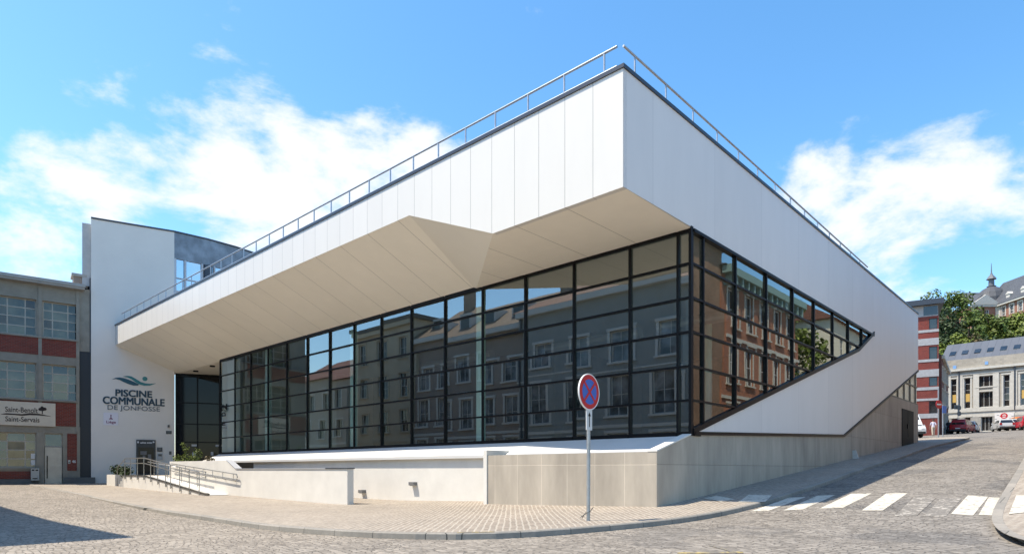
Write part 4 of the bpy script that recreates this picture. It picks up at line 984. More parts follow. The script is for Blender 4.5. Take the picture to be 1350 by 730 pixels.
q = MB(M); q.box(9, 9.9, 5, 5.7, 14.5, 17.2); q.build('chimney', brick_mat('chimney_brick', (.32, .22, .16), (.26, .2, .17), (.3, .28, .25), .24, .085), ro)
q = MB(M); q.tube([(13.1, -.1, -1), (13.1, -.1, 11.9)], .07, 8); q.build('downpipe', DARKTRIM, t)
M = opp(31, 44.5, -2.7, -1.0)
t, ro = house('apartment_block', 'taupe rendered block with white dormers in its slate roof, beside the blue grey block', 'building', M, 13.2, 11, 12.0,
      grid(.9, 5, 2.55, 1.3, (.9, 4.3, 7.7), (2.3, 2.4, 2.2)), mat('taupe_render', (.34, .29, .255), .85, var=.08, vscale=.8), WF, ((3.5, 3.7, .06), (11.6, 11.99, .35)), roof=('gable', 3.9, brick_mat('brown_roof_tiles', (.27, .19, .14), (.20, .15, .115), (.09, .07, .06), .28, .25, .02, .7, .3)), sur=.18, sur_m=WF, glass=CURT)
for k in range(4):
    q = MB(M); x = 1.2 + k * 3.1; q.prism([(x, 1.1, 12.6), (x, 1.1, 14.0), (x, 3.2, 14.0)], (1.3, 0, 0)); dm = q.build('dormer', WF, ro); q = MB(M); q.poly([(x + .15, 1.08, 12.8), (x + 1.15, 1.08, 12.8), (x + 1.15, 1.08, 13.8), (x + .15, 1.08, 13.8)]); q.build('dormer_pane', FGL, t)
for x in (.4, 11.6): q = MB(M); q.box(x, x + .9, 5, 5.7, 14.5, 17.4); q.build('chimney', MATS['chimney_brick'], ro)
M = opp(44, 54, -2.4)
house('town_house', 'beige rendered town house with small dark windows beyond the blue grey block', 'building', M, 9.5, 10, 14.2, grid(1.0, 3, 2.9, 1.1, (1.1, 4.4, 7.6, 10.8), 1.9), BEI, BEI, ((3.5, 3.7, .06), (13.8, 14.19, .3)), roof=('flat', .35, SLATE), sur=.12)
M = opp(54, 66, -2.2)
house('town_house', 'pale stone town house with a red tiled roof beside the beige house', 'building', M, 10, 10, 10.2, grid(1.0, 3, 2.9, 1.2, (1.1, 4.2, 7.2), 1.9), mat('pale_stone_wall', (.45, .43, .38), .8, var=.1), WF, ((3.4, 3.6, .06),), roof=('gable', 3.2, REDT), sur=.12)
# across the side street: shows in the side glass. facades face -X of F
def acr(r1, X, z): return fframe(X, r1, z, -90)                      # local x runs down the street (towards smaller r), facade looks to -X
BR2 = brick_mat('orange_brick', (.42, .15, .075), (.32, .115, .06), (.22, .17, .13), .23, .08, .012, .85, .3)
BRO = brick_mat('brown_brick', (.30, .165, .10), (.21, .12, .075), (.25, .19, .14), .23, .08, .012, .85, .4, dirt=.4)
XA = 1.0
M = acr(51.5, XA, .9)
hl = []
for i in range(5):
    for z, h in ((1.0, 2.4), (4.7, 2.7), (8.3, 2.5)): hl.append([.9 + i * 2.5, 2.15 + i * 2.5, z, z + h])
LIME = mat('limestone_trim', (.50, .46, .39), .8, var=.1)
t, ro = house('brick_house', 'orange brick town house with arched white windows and green bracketed cornice across the side street', 'building', M, 13, 10, 12.0, hl, BR2, LIME, ((3.7, 3.9, .08), (7.5, 7.7, .08)), roof=('hip', 2.6, SLATE), sur=.13, sur_m=LIME)
q = MB(M); q.box(-.2, 13.2, -.55, -.01, 11.5, 11.98); GRN = mat('green_cornice_paint', (.20, .30, .27), .6)
for k in range(14): q.box(.3 + k * .94, .52 + k * .94, -.45, -.01, 10.8, 11.5)
q.build('cornice', GRN, t)
M = acr(38.45, XA + .1, .2)
house('brick_house', 'taller plain brown brick house with hardly any windows across the side street', 'building', M, 9.5, 9, 13.6, [[7.0, 8.2, 1.0, 3.2], [5.0, 6.2, 1.0, 3.2]], BRO, LIME, (), roof=('flat', .3, SLATE), sur=.12)
M = acr(90, XA + .3, 2.4)
house('rendered_house', 'long cream rendered house uphill across the side street', 'building', M, 29, 8, 11.2, grid(2, 7, 3.9, 1.2, (1.0, 4.6, 8.0), 1.9), mat('cream_render', (.62, .55, .42), .85, var=.1), LIME, ((3.9, 4.05, .05),), roof=('gable', 2.6, REDT))
for k, (r_, X, h, sd_) in enumerate(((55.5, 3.4, 12.5, 71), (59.5, 5.5, 13.5, 72))):
    tree(['round leafy garden tree beside the orange brick house', 'taller leafy garden tree nearer the cream rendered house'][k], fframe(X, r_, ZR(X, r_)), h, 3.0, sd_, [LM2, LM1][k], .22, 34, 60, .22, 'garden trees across the side street')

# ------------------------------------------------------------------ far end of the side street
MR = fframe(-28, 86, 3.2, 13)
RBK = brick_mat('dark_red_brick', (.21, .034, .025), (.155, .028, .022), (.20, .10, .085), .24, .085, .01, .85, .2)
def wl_(px, py): return hit(px, py, MR)
xe = wl_(1237.5, 520)[0]
CON = mat('pale_concrete_band', (.34, .34, .35), .8, var=.12)
zz = {py: hit(1225, py, fframe(-28, 86, 0, 13))[1] for py in (395, 402, 418, 424, 432, 437, 447, 450, 470, 481, 496, 505, 522, 535, 548, 575)}
q0 = 2.6
hol = []
for (pa, pb) in ((420, 434), (457, 474), (497, 509), (529, 545)):
    a = wl_(1225, pb)[1]; b = wl_(1225, pa)[1]; hol += [[xe - .95, xe - .12, a, b, 1, 1], [xe - 5.5, xe - 4.4, a, b, 1, 1]]
t, ro = house('brick_apartment_building', 'red brick apartment building with pale bands and flat dark roof at street corner', 'building', MR, xe, 14, wl_(1225, 417)[1], hol, RBK, CON,
    [(wl_(1225, b)[1], wl_(1225, a)[1], .04) for a, b in ((434.5, 438), (446, 455), (473.5, 477), (487, 496.5), (510, 514), (525, 528), (545, 551))], frame_m=mat('dark_window_frame', (.03, .04, .05), .5))
q = MB(MR); z1, z2_ = wl_(1225, 417)[1], wl_(1225, 402.5)[1]; q.box(.05, xe - .05, .05, 13.9, z1 + .002, z2_); q.build('top_storey', CON, t)
q = MB(MR); q.box(-.5, xe + .5, -.6, 14.3, z2_ + .002, z2_ + .62); q.build('roof', DARKTRIM, t)
q = MB(MR); q.box(xe - 1.5, xe - .1, .02, .045, z1 + .15, z2_ - .1); q.build('top_window', FGL, t)
q = MB(MR @ Matrix.Translation((xe, 0, 0)))
for (pa, pb) in ((420, 434), (457, 474), (497, 509), (529, 545)):
    a = wl_(1225, pb)[1]; b = wl_(1225, pa)[1]
    for y in (.12, 4, 8): q.box(.003, .03, y, y + 1.3, a, b)
q.build('side_window', FGL, t)
# terraced houses running uphill behind it
p0, p1 = Vector((51.9, 76.6)), Vector((60.2, 87.5)); dv = (p1 - p0); aT = math.degrees(math.atan2(dv.y, dv.x)); L = dv.length / 3
BRD = brick_mat('sooty_brick', (.17, .06, .045), (.12, .05, .04), (.15, .11, .10), .24, .085, .01, .85, .3)
for i, (h, wmx, lab) in enumerate(((9.6, BRD, 'narrow dark brick terraced house next to the red brick apartments'), (9.2, GREY, 'grey rendered terraced house between two brick ones up the street'), (8.8, BRD, 'last dark brick terraced house before the stone hall'))):
    o = p0 + dv * (i / 3) ; zq_ = F.inverted() @ Vector((o.x, o.y, 0)); zg = ZR(zq_.x, zq_.y)
    hh_ = grid(.7, 2, 2.2, 1.1, (1.0, 3.9, 6.6), 1.7)
    t, ro = house('terraced_house', lab, 'building', frame(o.x, o.y, zg, aT), L - .01, 6, h, hh_, wmx, LIME, ((3.6, 3.8, .08), (h - .4, h - .01, .3)), roof=('gable', 1.5, SLATE), sur=.12, group='terraced houses up the side street', eave=.06)
    q = MB(frame(o.x, o.y, zg, aT)); q.box(.3, 1.1, 2.6, 3.3, h + .6, h + 2.3); q.build('chimney', BRD, ro or t)
# long stone hall
p = Vector(((1300 - 675) / 836 * 92, 92)); dS = Vector((-.70, .714)); aS = math.degrees(math.atan2(-dS.y, -dS.x))
MS0 = frame(p.x, p.y, 0, aS)
def st(px, py): return hit(px, py, MS0)
xl_, xr_ = st(1238, 500)[0], st(1350, 500)[0] + 14
STO = brick_mat('rubble_stone', (.40, .36, .30), (.31, .28, .235), (.36, .33, .28), .5, .3, .03, .85, .35, dirt=.2, soft=.12)
STG = brick_mat('ashlar_stone', (.36, .345, .315), (.31, .30, .275), (.22, .21, .2), .8, .42, .012, .85, .25)
zg = 5.2
MS = frame(p.x + xl_ * math.cos(R(aS)), p.y + xl_ * math.sin(R(aS)), 0, aS); Wd = xr_ - xl_
def s2(px, py): x, z = hit(px, py, MS0); return x - xl_, z
def sw(x0_, x1_, y0_, y1_, *r):
    a = s2(1240 + x0_ / 5.218, 0)[0]; b = s2(1240 + x1_ / 5.218, 0)[0]; m_ = 1240 + (x0_ + x1_) / 2 / 5.218
    return [a, b, s2(m_, 440 + y1_ / 5.214)[1], s2(m_, 440 + y0_ / 5.214)[1], *r]
hol = [sw(70, 110, 315, 518, 1, 5), sw(163, 205, 303, 512, 1, 5), sw(432, 476, 275, 488, 1, 5), sw(548, 592, 262, 482, 1, 5), sw(258, 372, 286, 362, 3, 1), sw(260, 370, 396, 502, 3, 1), sw(166, 206, 572, 602, 1, 1), sw(75, 118, 580, 640, 1, 1), sw(278, 358, 568, 667, 3, 1)]
hol[2][2], hol[2][3] = hol[1][2], hol[1][3]; hol[3][2], hol[3][3] = hol[1][2], hol[1][3]; hol[0][2], hol[0][3] = hol[1][2], hol[1][3]
for k in (1, 2): hol.append([hol[3][0] + 3.2 * k, hol[3][1] + 3.2 * k] + hol[3][2:])
ze = s2(1300, 483)[1]; zbnd = s2(1300, 542)[1]; zb2 = s2(1300, 537)[1]
HW = mat('hall_window_glass', (.03, .028, .026), .08, var=.6, vscale=.6, spec=.8)
t, ro = house('stone_hall', 'long pale rubble stone hall with tall windows and skylit grey roof at the street end', 'building', MS, Wd, 12, ze, hol, STO, mat('hall_limestone', (.50, .48, .43), .8, var=.1),
   ((zbnd, zb2, .18), (zbnd - .75, zbnd - .01, .06), (ze - .35, ze - .002, .35), (ze - 1.0, ze - .8, .1)), frame_m=WF, sur=.2, base=3, depth=.3, glass=HW)
q = MB(MS)
holed(q, 0, Wd, 3, zbnd - .76, [h for h in hol if h[3] < zbnd], -.055, .06); q.build('ground_storey_facing', STG, t)
q = MB(MS); z3 = s2(1300, 470.5)[1]; q.box(0, Wd, -.12, .3, ze + .002, z3); q.build('parapet', STO, t)
q = MB(MS); zt_ = s2(1300, 461)[1] + 1.0; q.poly([(0, .3, z3 - .05), (Wd, .3, z3 - .05), (Wd, 5.5, zt_ + 1.2), (0, 5.5, zt_ + 1.2)]); q.poly([(0, 5.5, zt_ + 1.2), (Wd, 5.5, zt_ + 1.2), (Wd, 12, ze), (0, 12, ze)]); q.poly([(0, .3, z3 - .05), (0, 5.5, zt_ + 1.2), (0, 12, ze)]); 
rf = q.build('roof', panel_mat('zinc_roof', (.095, .10, .112), .9, 0, .05, 'X', .45, .08, joint=.7), t, fix=False)
sl_ = (zt_ + 1.2 - z3 + .05) / 5.2
for k in range(10):
    x = .9 + k * 1.55; q = MB(MS); q.prism([(x, 1.9, z3 - .05 + 1.6 * sl_ + .02), (x + .75, 1.9, z3 - .05 + 1.6 * sl_ + .02), (x + .75, 3.0, z3 - .05 + 2.7 * sl_ + .02), (x, 3.0, z3 - .05 + 2.7 * sl_ + .02)], (0, 0, .08)); q.build('skylight', FGL, rf)
q = MB(MS)
for k in (s2(1264.5, 500)[0], s2(1338, 500)[0]): q.tube([(k, -.14, zbnd), (k, -.14, ze)], .09, 8)
q.build('downpipe', DARKTRIM, t)
q = MB(MS)
for xx in (s2(1250, 500)[0], s2(1265.5, 500)[0], s2(1287, 500)[0], s2(1313, 500)[0], s2(1337, 500)[0]): q.box(xx - .35, xx + .35, -.10, -.004, zb2, ze - 1.05)
q.build('pilaster', mat('hall_limestone', (.50, .48, .43), .8), t)
YLW = mat('yellow_blind', (.55, .36, .10), .7)
q = MB(MS)
for h in (hol[0], hol[1], hol[3]): q = MB(MS); q.box(h[0] + .1, h[1] - .1, .20, .235, h[2] + (h[3] - h[2]) * .22, h[2] + (h[3] - h[2]) * .48); q.build('window_blind', YLW, t)
for px, py, lab in ((1258.8, 484, 'left'), (1300.8, 478.5, 'right')):
    a = s2(px - 2.2, py + 2.4); b = s2(px + 2.2, py - 2.2); q = MB(MS); q.box(a[0], b[0], -.16, -.121, a[1], b[1]); q.build('parapet_panel', mat('sky_blue_panel', (.20, .36, .62), .4), t)
a, b = s2(1311.5, 557), s2(1337, 543.5)
bn = thing('wall_banner', 'white banner with a red ring emblem hung on the grey stone ground storey', 'banner', MS @ Matrix.Translation((a[0], -.1, a[1])))
q = MB(MS); q.box(a[0], b[0], -.14, -.07, a[1], b[1]); q.build('cloth', mat('banner_white', (.66, .64, .62), .7, var=.06), bn)
q = MB(MS); cx, czz = s2(1324, 548); pts = []
for k in range(24):
    c, s_ = math.cos(k * math.pi / 12), math.sin(k * math.pi / 12); pts += [(cx + .42 * c, -.155, czz + .40 * s_), (cx + .26 * c, -.155, czz + .25 * s_)]
q.add(pts, [(2 * i, (2 * i + 2) % 48, (2 * i + 3) % 48, 2 * i + 1) for i in range(24)]); q.box(cx - .5, cx + .3, -.158, -.15, czz - .06, czz + .06); q.build('emblem', RED, bn, fix=False)
q = MB(MS); rnd = random.Random(8)
for k in range(9):
    x = a[0] + .15 + (b[0] - a[0] - .3) * k / 8.; z = a[1] + (b[1] - a[1]) * rnd.uniform(.25, .8)
    if abs(x - cx) > .6: q.box(x - .14, x + .12, -.15, -.139, z - .03, z + .03)
q.build('scribble', mat('grey_ink', (.12, .12, .12), .6), bn)

# hill, trees and the college on top
q = MB(); xs = [40 + 8 * i for i in range(30)]; ys = [112 + 6 * i for i in range(30)]
def zh(x, y):
    f = ss(112, 178, y + (x - 100) * .12); return 4.0 + 35 * f + 1.2 * math.sin(x * .21) * math.sin(y * .17) * f
q.add([(x, y, zh(x, y)) for y in ys for x in xs], [(j * 30 + i, j * 30 + i + 1, j * 30 + i + 31, j * 30 + i + 30) for j in range(29) for i in range(29)], True)
tag(q.build('hill', mat('hill_ground', (.045, .065, .025), .95, var=.4, vscale=.3), fix=False), kind='structure')
tl = [  # px, top py, depth, crown width, material, label
 (1232, 388, 140, 5.5, LM1, 'tall leafy tree on the hill directly behind the red brick apartments'), (1262, 384, 142, 6.6, LM1, 'tallest broad tree on the hill with a light rounded crown'),
 (1247, 408, 134, 5.0, LM3, 'dark dense tree on the hill in front of the tallest one'), (1277, 412, 134, 4.6, LM1, 'mid green tree on the hill right of the tallest one'),
 (1243, 446, 122, 4.2, LM2, 'light green bushy tree low on the hill by the terraced houses'), (1262, 440, 121, 4.4, LM2, 'light green tree low on the hill behind the left end of the stone hall'),
 (1300, 421, 140, 4.8, LM2, 'upright yellow green tree on the hill below the college gable'), (1316, 420, 138, 4.6, LM1, 'upright mid green tree in the hillside row, below the college corner'),
 (1331, 422, 137, 4.6, LM2, 'upright yellow green tree in the hillside row, right of the mid green one'), (1347, 412, 136, 5.2, LM2, 'broad yellow green tree at the right edge of the photo'),
 (1285, 446, 120, 3.6, LM4, 'bare brownish shrubby tree low on the hill above the stone hall'), (1303, 446, 122, 4.2, LM3, 'dark low tree above the stone hall roof, right of the bare brown one'),
 (1324, 446, 122, 4.4, LM1, 'mid green low tree above the stone hall roof'), (1344, 444, 122, 4.4, LM3, 'dark low tree above the stone hall roof near the right edge'), (1366, 425, 136, 5, LM1, 'mid green hillside tree just past the right edge')]
for i, (px, py, y, cw, lm, lab) in enumerate(tl):
    x = (px - 675) / 836 * y; py -= 5; top = (619 - py) / 836 * y; g_ = zh(x, y); h = max(6, top - g_ + .3)
    tree(lab, frame(x, y, top - h, i * 40), h, cw * .85, 100 + i, lm, .08, 64 if cw > 4.5 else 50, 60, .36 if lm is not LM4 else .22, 'trees on the hillside')
CB = brick_mat('college_brick', (.30, .12, .08), (.24, .10, .07), (.3, .24, .2), .3, .1, .012, .85, .2)
xc = (1316 - 675) / 836 * 182; yc = 182; zc = 38.0
col = thing('college_building', 'large brick college with white stone trim, slate roof and lantern cupola on hilltop', 'building', frame(xc, yc, zc, 0))
MC = frame(xc, yc, 0, 0)
ztop = (619 - 402) / 836 * yc; Lw = 34
WST = mat('white_stone_trim', (.52, .50, .46), .8, var=.08)
# long wing facing -x, running towards the viewer
MW = frame(xc, yc, 0, -90)
hl = []
for i in range(8):
    for z in (ztop - 3.6, ztop - 8.2): hl.append([1.3 + i * 3.0, 2.6 + i * 3.0, z, z + 2.5])
q = MB(MW); holed(q, 0, Lw, 30, ztop, hl, 0, .25); q.poly([(Lw, 0, 30), (Lw, 12, 30), (Lw, 12, ztop), (Lw, 0, ztop)]); q.build('wing_wall', CB, col, fix=False)
for h in hl: window(col, MW, h, WF, FGL, .2, 2, 3, .12, .08)
q = MB(MW)
for h in hl: q.box(h[0] - .3, h[0], -.08, -.001, h[2] - .2, h[3] + .3); q.box(h[1], h[1] + .3, -.08, -.001, h[2] - .2, h[3] + .3); q.box(h[0] - .3, h[1] + .3, -.1, -.002, h[3], h[3] + .35)
q.box(-.2, Lw, -.7, -.003, ztop - .5, ztop); q.box(-.1, Lw, -.15, -.003, ztop - 5.3, ztop - 4.9); q.box(0, .8, -.12, -.002, 30, ztop - .5); q.build('wing_trim', WST, col)
q = MB(MW); q.poly([(-6, -.8, ztop), (Lw, -.8, ztop), (Lw, 6, ztop + 8), (-6, 6, ztop + 8)]); q.poly([(-6, 6, ztop + 8), (Lw, 6, ztop + 8), (Lw, 13, ztop), (-6, 13, ztop)]); q.poly([(Lw, -.8, ztop), (Lw, 13, ztop), (Lw, 6, ztop + 8)])
wr_ = q.build('roof', SLATE, col, fix=False)
for k in range(5):
    x = 2.5 + k * 5.2; q = MB(MW); q.box(x, x + 1.3, .3, 2.4, ztop + .3, ztop + 2.2); q.prism([(x - .15, .15, ztop + 2.2), (x + 1.45, .15, ztop + 2.2), (x + .65, .15, ztop + 3.0)], (0, 2.6, 0)); q.build('dormer', WST, wr_)
# gabled front facing the viewer
xg = (1281 - 675) / 836 * yc - xc
hl = [[xg + 1.4 + 2.5 * i, xg + 2.5 + 2.5 * i, z, z + 2.4] for i in range(3) for z in (ztop - 3.8, ztop - 8.2)]
hl = [h for h in hl if h[1] < -.3]
q = MB(MC); holed(q, xg, 0, 30, ztop, hl, .0, .25); q.poly([(xg, 0, 30), (xg, 14, 30), (xg, 14, ztop), (xg, 0, ztop)]); q.build('gable_wall', CB, col, fix=False)
for h in hl: window(col, MC, h, WF, FGL, .2, 2, 3, .12, .08)
q = MB(MC); q.prism([(xg - .5, -.5, ztop), (.6, -.5, ztop), ((xg) / 2, -.5, ztop + 2.9)], (0, .6, 0)); q.box(xg, xg + .8, -.12, -.002, 30, ztop - .01); q.box(-.8, .1, -.12, -.002, 30, ztop - .01); q.box(xg - .3, .3, -.4, -.003, ztop - .6, ztop - .012); q.build('pediment', WST, col)
ridge = (619 - 385.5) / 836 * (yc + 4)
q = MB(MC); q.poly([(xg - .6, -.4, ztop + .1), (xg / 2, 1.0, ztop + 3.0), (xg / 2, 9, ztop + 6), (xg - .6, 9, ztop + 1.5)]); q.poly([(.6, -.4, ztop + .1), (xg / 2, 1.0, ztop + 3.0), (xg / 2, 9, ztop + 6), (6, 9, ztop + 6)]); q.build('front_roof', SLATE, col, fix=False)
kx = (1307 - 675) / 836 * 188; CU = frame(kx, 188, 0, 0); zb_ = (619 - 396) / 836 * 188
q = MB(CU); q.lathe([(4.4, zb_ - 3), (4.3, zb_ + .3), (3.6, zb_ + 2.0), (2.2, zb_ + 3.3), (1.0, zb_ + 3.9)], 16); cu_ = q.build('dome', SLATE, col)
q = MB(CU); q.lathe([(1.0, zb_ + 3.85), (1.25, zb_ + 4.1), (.75, zb_ + 4.3), (.7, zb_ + 6.0), (1.3, zb_ + 6.2), (.9, zb_ + 6.9), (.35, zb_ + 7.6), (.15, zb_ + 8.3), (.06, zb_ + 11)], 10); q.build('lantern', mat('lead_grey', (.11, .12, .135), .5), cu_)

# ------------------------------------------------------------------ vehicles
TYRE, RIM, CGL = mat('tyre_rubber', (.015, .015, .015), .8), mat('alloy_rim', (.42, .42, .43), .3, metal=.8), mat('car_glass', (.012, .014, .016), .05, spec=.9)
TAIL, HEAD = mat('tail_light', (.35, .01, .012), .2), mat('head_light', (.65, .66, .68), .15)
def car(label, cat, M, colr, kind='hatch', name='parked_car', group=None):
    t = thing(name, label, cat, M, group); paint = mat('car_paint_%d_%d_%d' % tuple(int(c * 1000) for c in colr), colr, .25, spec=.6)
    if kind == 'van': L, W, prof, cab = 5.4, 1.98, [(-2.7, .32), (-2.7, 1.05), (1.9, 1.05), (2.55, .98), (2.7, .7), (2.7, .32)], [(-2.68, 1.0), (-2.62, 2.3), (-2.3, 2.42), (.9, 2.42), (1.25, 2.3), (2.05, 1.2), (2.1, 1.0)]
    elif kind == 'mpv': L, W, prof, cab = 4.3, 1.8, [(-2.1, .3), (-2.15, .6), (-2.1, 1.0), (1.2, 1.0), (2.0, .88), (2.15, .6), (2.1, .3)], [(-2.06, .98), (-1.95, 1.5), (-1.75, 1.68), (.3, 1.70), (.6, 1.62), (1.4, .98)]
    else: L, W, prof, cab = 4.2, 1.76, [(-2.05, .3), (-2.1, .6), (-2.02, .95), (1.0, .93), (1.9, .78), (2.1, .55), (2.05, .3)], [(-1.98, .92), (-1.65, 1.33), (-1.35, 1.45), (-.1, 1.46), (.25, 1.38), (1.05, .92)]
    hw = W / 2
    q = MB(M)
    n = len(prof); secs = [(-hw, .94), (-hw + .05, 1), (hw - .05, 1), (hw, .94)]; pts = [(x, y * (1 if k == 1 else .985), .62 + (z - .62) * k) for x, k in secs for y, z in prof]
    q.add(pts, [(s * n + i, s * n + (i + 1) % n, (s + 1) * n + (i + 1) % n, (s + 1) * n + i) for s in range(3) for i in range(n)] + [list(range(n)), list(range(3 * n, 4 * n))[::-1]])
    zl_, zh_ = cab[0][1], max(z for y, z in cab)
    def inset(z): return hw - .05 - (.20 if kind != 'van' else .12) * (z - zl_) / (zh_ - zl_)
    m_ = len(cab); q.add([(s * inset(z), y, z) for s in (-1, 1) for y, z in cab], [(i, (i + 1) % m_, m_ + (i + 1) % m_, m_ + i) for i in range(m_)] + [list(range(m_)), list(range(m_, 2 * m_))[::-1]])
    bo = q.build('body', paint, t); bv = bo.modifiers.new('bevel', 'BEVEL'); bv.width = .05; bv.segments = 3; bv.limit_method = 'ANGLE'
    zw0, zw1 = zl_ + .05, zh_ - .12                      # side glass
    def at(z, front):
        ys = [y for (y0_, z0_), (y1_, z1_) in zip(cab, cab[1:]) if min(z0_, z1_) <= z <= max(z0_, z1_) and abs(z1_ - z0_) > 1e-6 for y in [y0_ + (y1_ - y0_) * (z - z0_) / (z1_ - z0_)]]
        return (max if front else min)(ys)
    cuts = (0, .36, .72, 1) if kind != 'van' else (.72, 1)
    for s in (-1, 1):
        q = MB(M)
        for a, b in zip(cuts, cuts[1:]):
            def yy(f, z): return at(z, False) + .12 + (at(z, True) - at(z, False) - .22) * f
            q.poly([(s * (inset(z) + .012), yy(f, z), z) for f, z in ((a + .02, zw0), (b - .02, zw0), (b - .02, zw1), (a + .02, zw1))])
        q.build('side_glass', CGL, t, fix=False)
    for nm, fr_, e in (('windscreen', True, 1), ('rear_window', False, -1)):
        if kind == 'van' and nm == 'rear_window': continue
        q = MB(M); o = .03 * e
        q.poly([(x * (inset(z) - .1), at(z, fr_) + o, z + .012) for x, z in ((-1, zw0), (1, zw0), (1, zw1), (-1, zw1))]); q.build(nm, CGL, t, fix=False)
    for s in (-1, 1):
        q = MB(M); q.box(s * (hw - .26) - .14, s * (hw - .26) + .14, L / 2 - .14, L / 2 + .0, .62, .80); q.build('headlight', HEAD, t)
        q = MB(M); q.box(s * (hw - .2) - .12, s * (hw - .2) + .12, -L / 2 - .02, -L / 2 + .12, .70, .95); q.build('tail_light', TAIL, t)
        for y in (-L * .30, L * .31):
            WMx = M @ Matrix.Translation((s * (hw - .1), y, .32)); q = MB(WMx); q.lathe([(.19, -.1), (.31, -.11), (.33, -.06), (.33, .06), (.31, .11), (.19, .1)], 24, 'X'); wh = q.build('wheel', TYRE, t)
            q = MB(WMx); q.lathe([(.001, s * .07), (.09, s * .08), (.19, s * .095), (.2, s * .085)], 16, 'X'); q.build('rim', RIM, wh)
        q = MB(M); yM = cab[-1][0] - .25; q.box(s * (hw + .01), s * (hw + .18), yM - .06, yM + .06, zl_ + .02, zl_ + .16); q.build('mirror', paint, t)
    q = MB(M); q.box(-hw + .08, hw - .08, L / 2 - .1, L / 2 + .03, .28, .5); q.build('bumper', mat('bumper_plastic', (.03, .03, .03), .6), t); q = MB(M); q.box(-hw + .08, hw - .08, -L / 2 - .035, -L / 2 + .1, .28, .46); q.build('bumper', mat('bumper_plastic', (.03, .03, .03), .6), t)
    q = MB(M); q.box(-.26, .26, -L / 2 - .05, -L / 2 - .03, .52, .63); q.build('number_plate', mat('plate_white', (.62, .62, .60), .45), t); q = MB(M); q.box(-.26, .26, L / 2 + .03, L / 2 + .05, .36, .47); q.build('number_plate', mat('plate_white', (.62, .62, .60), .45), t)
    return t
def onroad(px, y): x = (px - 675) / 836 * y; v = FI @ Vector((x, y, 0)); return x, y, ZR(v.x, v.y)
def heading(x, y, ang): return ang
gs = 'cars parked at the far end of the street'
x, y, z = onroad(1269, 79); car('red hatchback seen from behind, parked below the stone hall', 'car', frame(x, y, z, -48), (.28, .012, .02), 'mpv', group=gs)
x, y, z = onroad(1279, 85); car('white hatchback parked just beyond the red one', 'car', frame(x, y, z, -42), (.62, .62, .60), group=gs)
x, y, z = onroad(1257.5, 84); car('pale blue car mostly hidden behind the red hatchback', 'car', frame(x, y, z, -48), (.35, .45, .58), group=gs)
x, y, z = onroad(1322, 84); car('silver hatchback, leftmost of the parked cars below the banner', 'car', frame(x, y, z, -25), (.48, .49, .50), group=gs)
x, y, z = onroad(1331, 84.5); car('grey white small car squeezed between the silver and orange ones', 'car', frame(x, y, z, -25), (.55, .55, .54), group=gs)
x, y, z = onroad(1342, 86); car('orange people carrier between the silver cars and the red one', 'car', frame(x, y, z, -25), (.62, .18, .02), 'mpv', group=gs)
x, y, z = onroad(1352, 81); car('bright red car at the right edge of the photo', 'car', frame(x, y, z, -25), (.48, .015, .03), 'mpv', group=gs)
x, y, z = onroad(1190, 60); car('white delivery van partly hidden by the corner of the pool hall', 'van', frame(x, y, z, 168), (.66, .66, .64), 'van', 'parked_van')

# ------------------------------------------------------------------ street signs far up
def signpost(label, px, y, ppx, discs, name='road_sign', ph=3.4):
    x, yy, z = onroad(px, y); v = FI @ Vector((x, y, 0)); z = ZG(v.x, v.y); M = frame(x, y, z, 0); t = thing(name, label, 'road sign', M)
    q = MB(M); q.tube([(0, 0, -.2), (0, 0, ph)], .045, 10); q.build('pole', RAIL, t)
    for kind, m_, cz_, r_, ang_, dx in discs:
        D = M @ Matrix.Translation((dx, -.06, cz_)) @ Matrix.Rotation(R(ang_), 4, 'Z'); q = MB(D)
        if kind == 'disc': q.lathe([(.001, .015), (r_, .015), (r_, -.01), (.001, -.01)], 24, 'Y')
        else: q.box(-r_, r_, -.012, .012, -r_, r_)
        f_ = q.build('sign_face' if kind == 'disc' else 'square_face', m_, t)
        if m_ is RED: q = MB(D); q.box(-r_ * .75, r_ * .75, -.014, -.0101, -r_ * .16, r_ * .16); q.build('white_bar', WHI, f_)
    return t
signpost('round red no entry sign on a tall pole at the end of the side pavement', 1237.2, 47, 0, (('disc', RED, 2.42, .32, 20, 0),), ph=3.6)
signpost('square blue road sign on a thin pole behind the no entry sign', 1243, 56, 0, (('square', BLU, 2.3, .32, 30, .1),), ph=2.7)
signpost('cluster of small dark signs seen from behind, above the red hatchback', 1263, 88, 0, (('disc', DGREY, 3.4, .34, 10, .12), ('disc', DGREY, 2.6, .34, 10, .12), ('square', DGREY, 3.5, .3, 10, -.35)), ph=3.8)

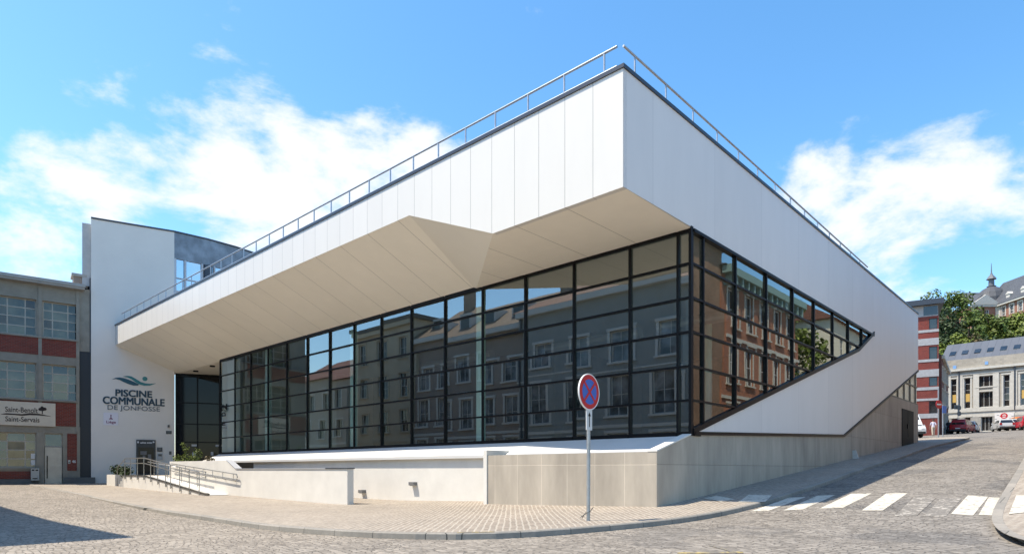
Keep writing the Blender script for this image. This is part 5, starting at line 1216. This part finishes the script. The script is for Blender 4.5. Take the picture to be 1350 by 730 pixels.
# ------------------------------------------------------------------ people
def person(label, M, shirt, trouser, hair, seed=0, stride=.16):
    V = [(0, 0, .95), (0, 0, 1.12), (0, .0, 1.32), (0, .01, 1.47), (0, .02, 1.57), (0, .025, 1.68), (0, .02, 1.75)]; E = [(i, i + 1) for i in range(6)]; Rr = [(.15, .11), (.135, .10), (.165, .11), (.075, .065), (.055, .055), (.085, .10), (.06, .07)]
    for s in (-1, 1):
        b = len(V); V += [(s * .1, 0, .9), (s * .105, s * stride * .6, .5), (s * .11, s * stride - .02, .1), (s * .115, s * stride + .1, .045), (s * .115, s * stride + .17, .04)]; E += [(0, b), (b, b + 1), (b + 1, b + 2), (b + 2, b + 3), (b + 3, b + 4)]; Rr += [(.10, .10), (.065, .07), (.045, .05), (.045, .04), (.035, .03)]
        b = len(V); V += [(s * .19, 0, 1.42), (s * .25, -s * stride * .35, 1.16), (s * .26, -s * stride * .7 + .05, .92), (s * .262, -s * stride * .75 + .08, .84), (s * .255, -s * stride * .75 + .1, .77)]; E += [(3, b), (b, b + 1), (b + 1, b + 2), (b + 2, b + 3), (b + 3, b + 4)]; Rr += [(.06, .06), (.047, .047), (.033, .033), (.038, .022), (.03, .014)]
        for k, dx in enumerate((-.024, -.008, .008, .024)):
            f = len(V); V += [(s * .255 + 0, -s * stride * .75 + .1 + dx, .74), (s * .25, -s * stride * .75 + .105 + dx, .70 + .008 * abs(k - 1.5))]; E += [(b + 4, f), (f, f + 1)]; Rr += [(.010, .010), (.008, .008)]
        f = len(V); V += [(s * .24, -s * stride * .75 + .13, .80), (s * .232, -s * stride * .75 + .145, .76)]; E += [(b + 3, f), (f, f + 1)]; Rr += [(.011, .011), (.009, .009)]
    f = len(V); V += [(0, .125, 1.655)]; E += [(5, f)]; Rr += [(.016, .022)]           # nose
    for s in (-1, 1): f = len(V); V += [(s * .085, .015, 1.66)]; E += [(5, f)]; Rr += [(.012, .022)]
    me = bpy.data.meshes.new('person'); me.from_pydata(V, E, []); ob = bpy.data.objects.new('tmp', me); COL.objects.link(ob)
    md = ob.modifiers.new('skin', 'SKIN'); ob.modifiers.new('sub', 'SUBSURF').levels = 2
    sv_ = me.skin_vertices[0].data
    for i, r_ in enumerate(Rr): sv_[i].radius = r_
    sv_[0].use_root = True
    nm = bpy.data.meshes.new_from_object(ob.evaluated_get(bpy.context.evaluated_depsgraph_get())); bpy.data.objects.remove(ob)
    nm.materials.clear()
    for m_ in (shirt, trouser, mat('skin', (.42, .24, .16), .5), mat('shoe', (.35, .34, .32), .6)): nm.materials.append(m_)
    for p in nm.polygons:
        c = p.center; ax = abs(c.x); p.use_smooth = True
        p.material_index = 2 if (c.z > 1.50 or (ax > .19 and c.z < 1.18)) else 0 if c.z > .98 else 3 if c.z < .09 else 1
    o = bpy.data.objects.new('person', nm); COL.objects.link(o); o.matrix_world = M; WM[o.name] = M
    tag(o, label, 'person')
    q = MB(M)
    pts = []; n = 12
    for j in range(6):
        el = j / 5 * R(105); 
        for k in range(n):
            a = 2 * math.pi * k / n; r_ = .105 * math.sin(el); front = math.sin(a) > .3
            z = 1.675 + .115 * math.cos(el if not front else min(el, R(62))); pts.append((r_ * math.cos(a) * .95, .01 + r_ * 1.08 * math.sin(a) * (1 if not front or el < R(62) else .98), z))
    q.add(pts, [(j * n + k, j * n + (k + 1) % n, (j + 1) * n + (k + 1) % n, (j + 1) * n + k) for j in range(5) for k in range(n)], True); q.build('hair', hair, o)
    for s in (-1, 1): q = MB(M); q.lathe([(.001, .01), (.012, .006), (.012, -.004)], 8, 'Y'); q.v = [M @ (M.inverted() @ v + Vector((s * .032, .108, 1.685))) for v in q.v]; q.build('eye', BLACK, o)
    q = MB(M); q.box(-.024, .024, .104, .113, 1.612, 1.62); q.build('mouth', mat('lip', (.3, .1, .08), .5), o)
HAIR = mat('dark_hair', (.02, .014, .01), .7)
x, y, z = onroad(1230.3, 68); person('person in pale shirt and beige trousers walking away beside the van', frame(x, y, z, -20), mat('pale_shirt', (.58, .57, .66), .8), mat('beige_trousers', (.50, .43, .33), .8), HAIR)
x, y, z = onroad(1250.3, 80); person('person in dark clothes standing by the terraced houses', frame(x, y, z, 160), mat('dark_shirt', (.02, .02, .025), .8), mat('dark_trousers', (.018, .018, .02), .8), HAIR, stride=.04)
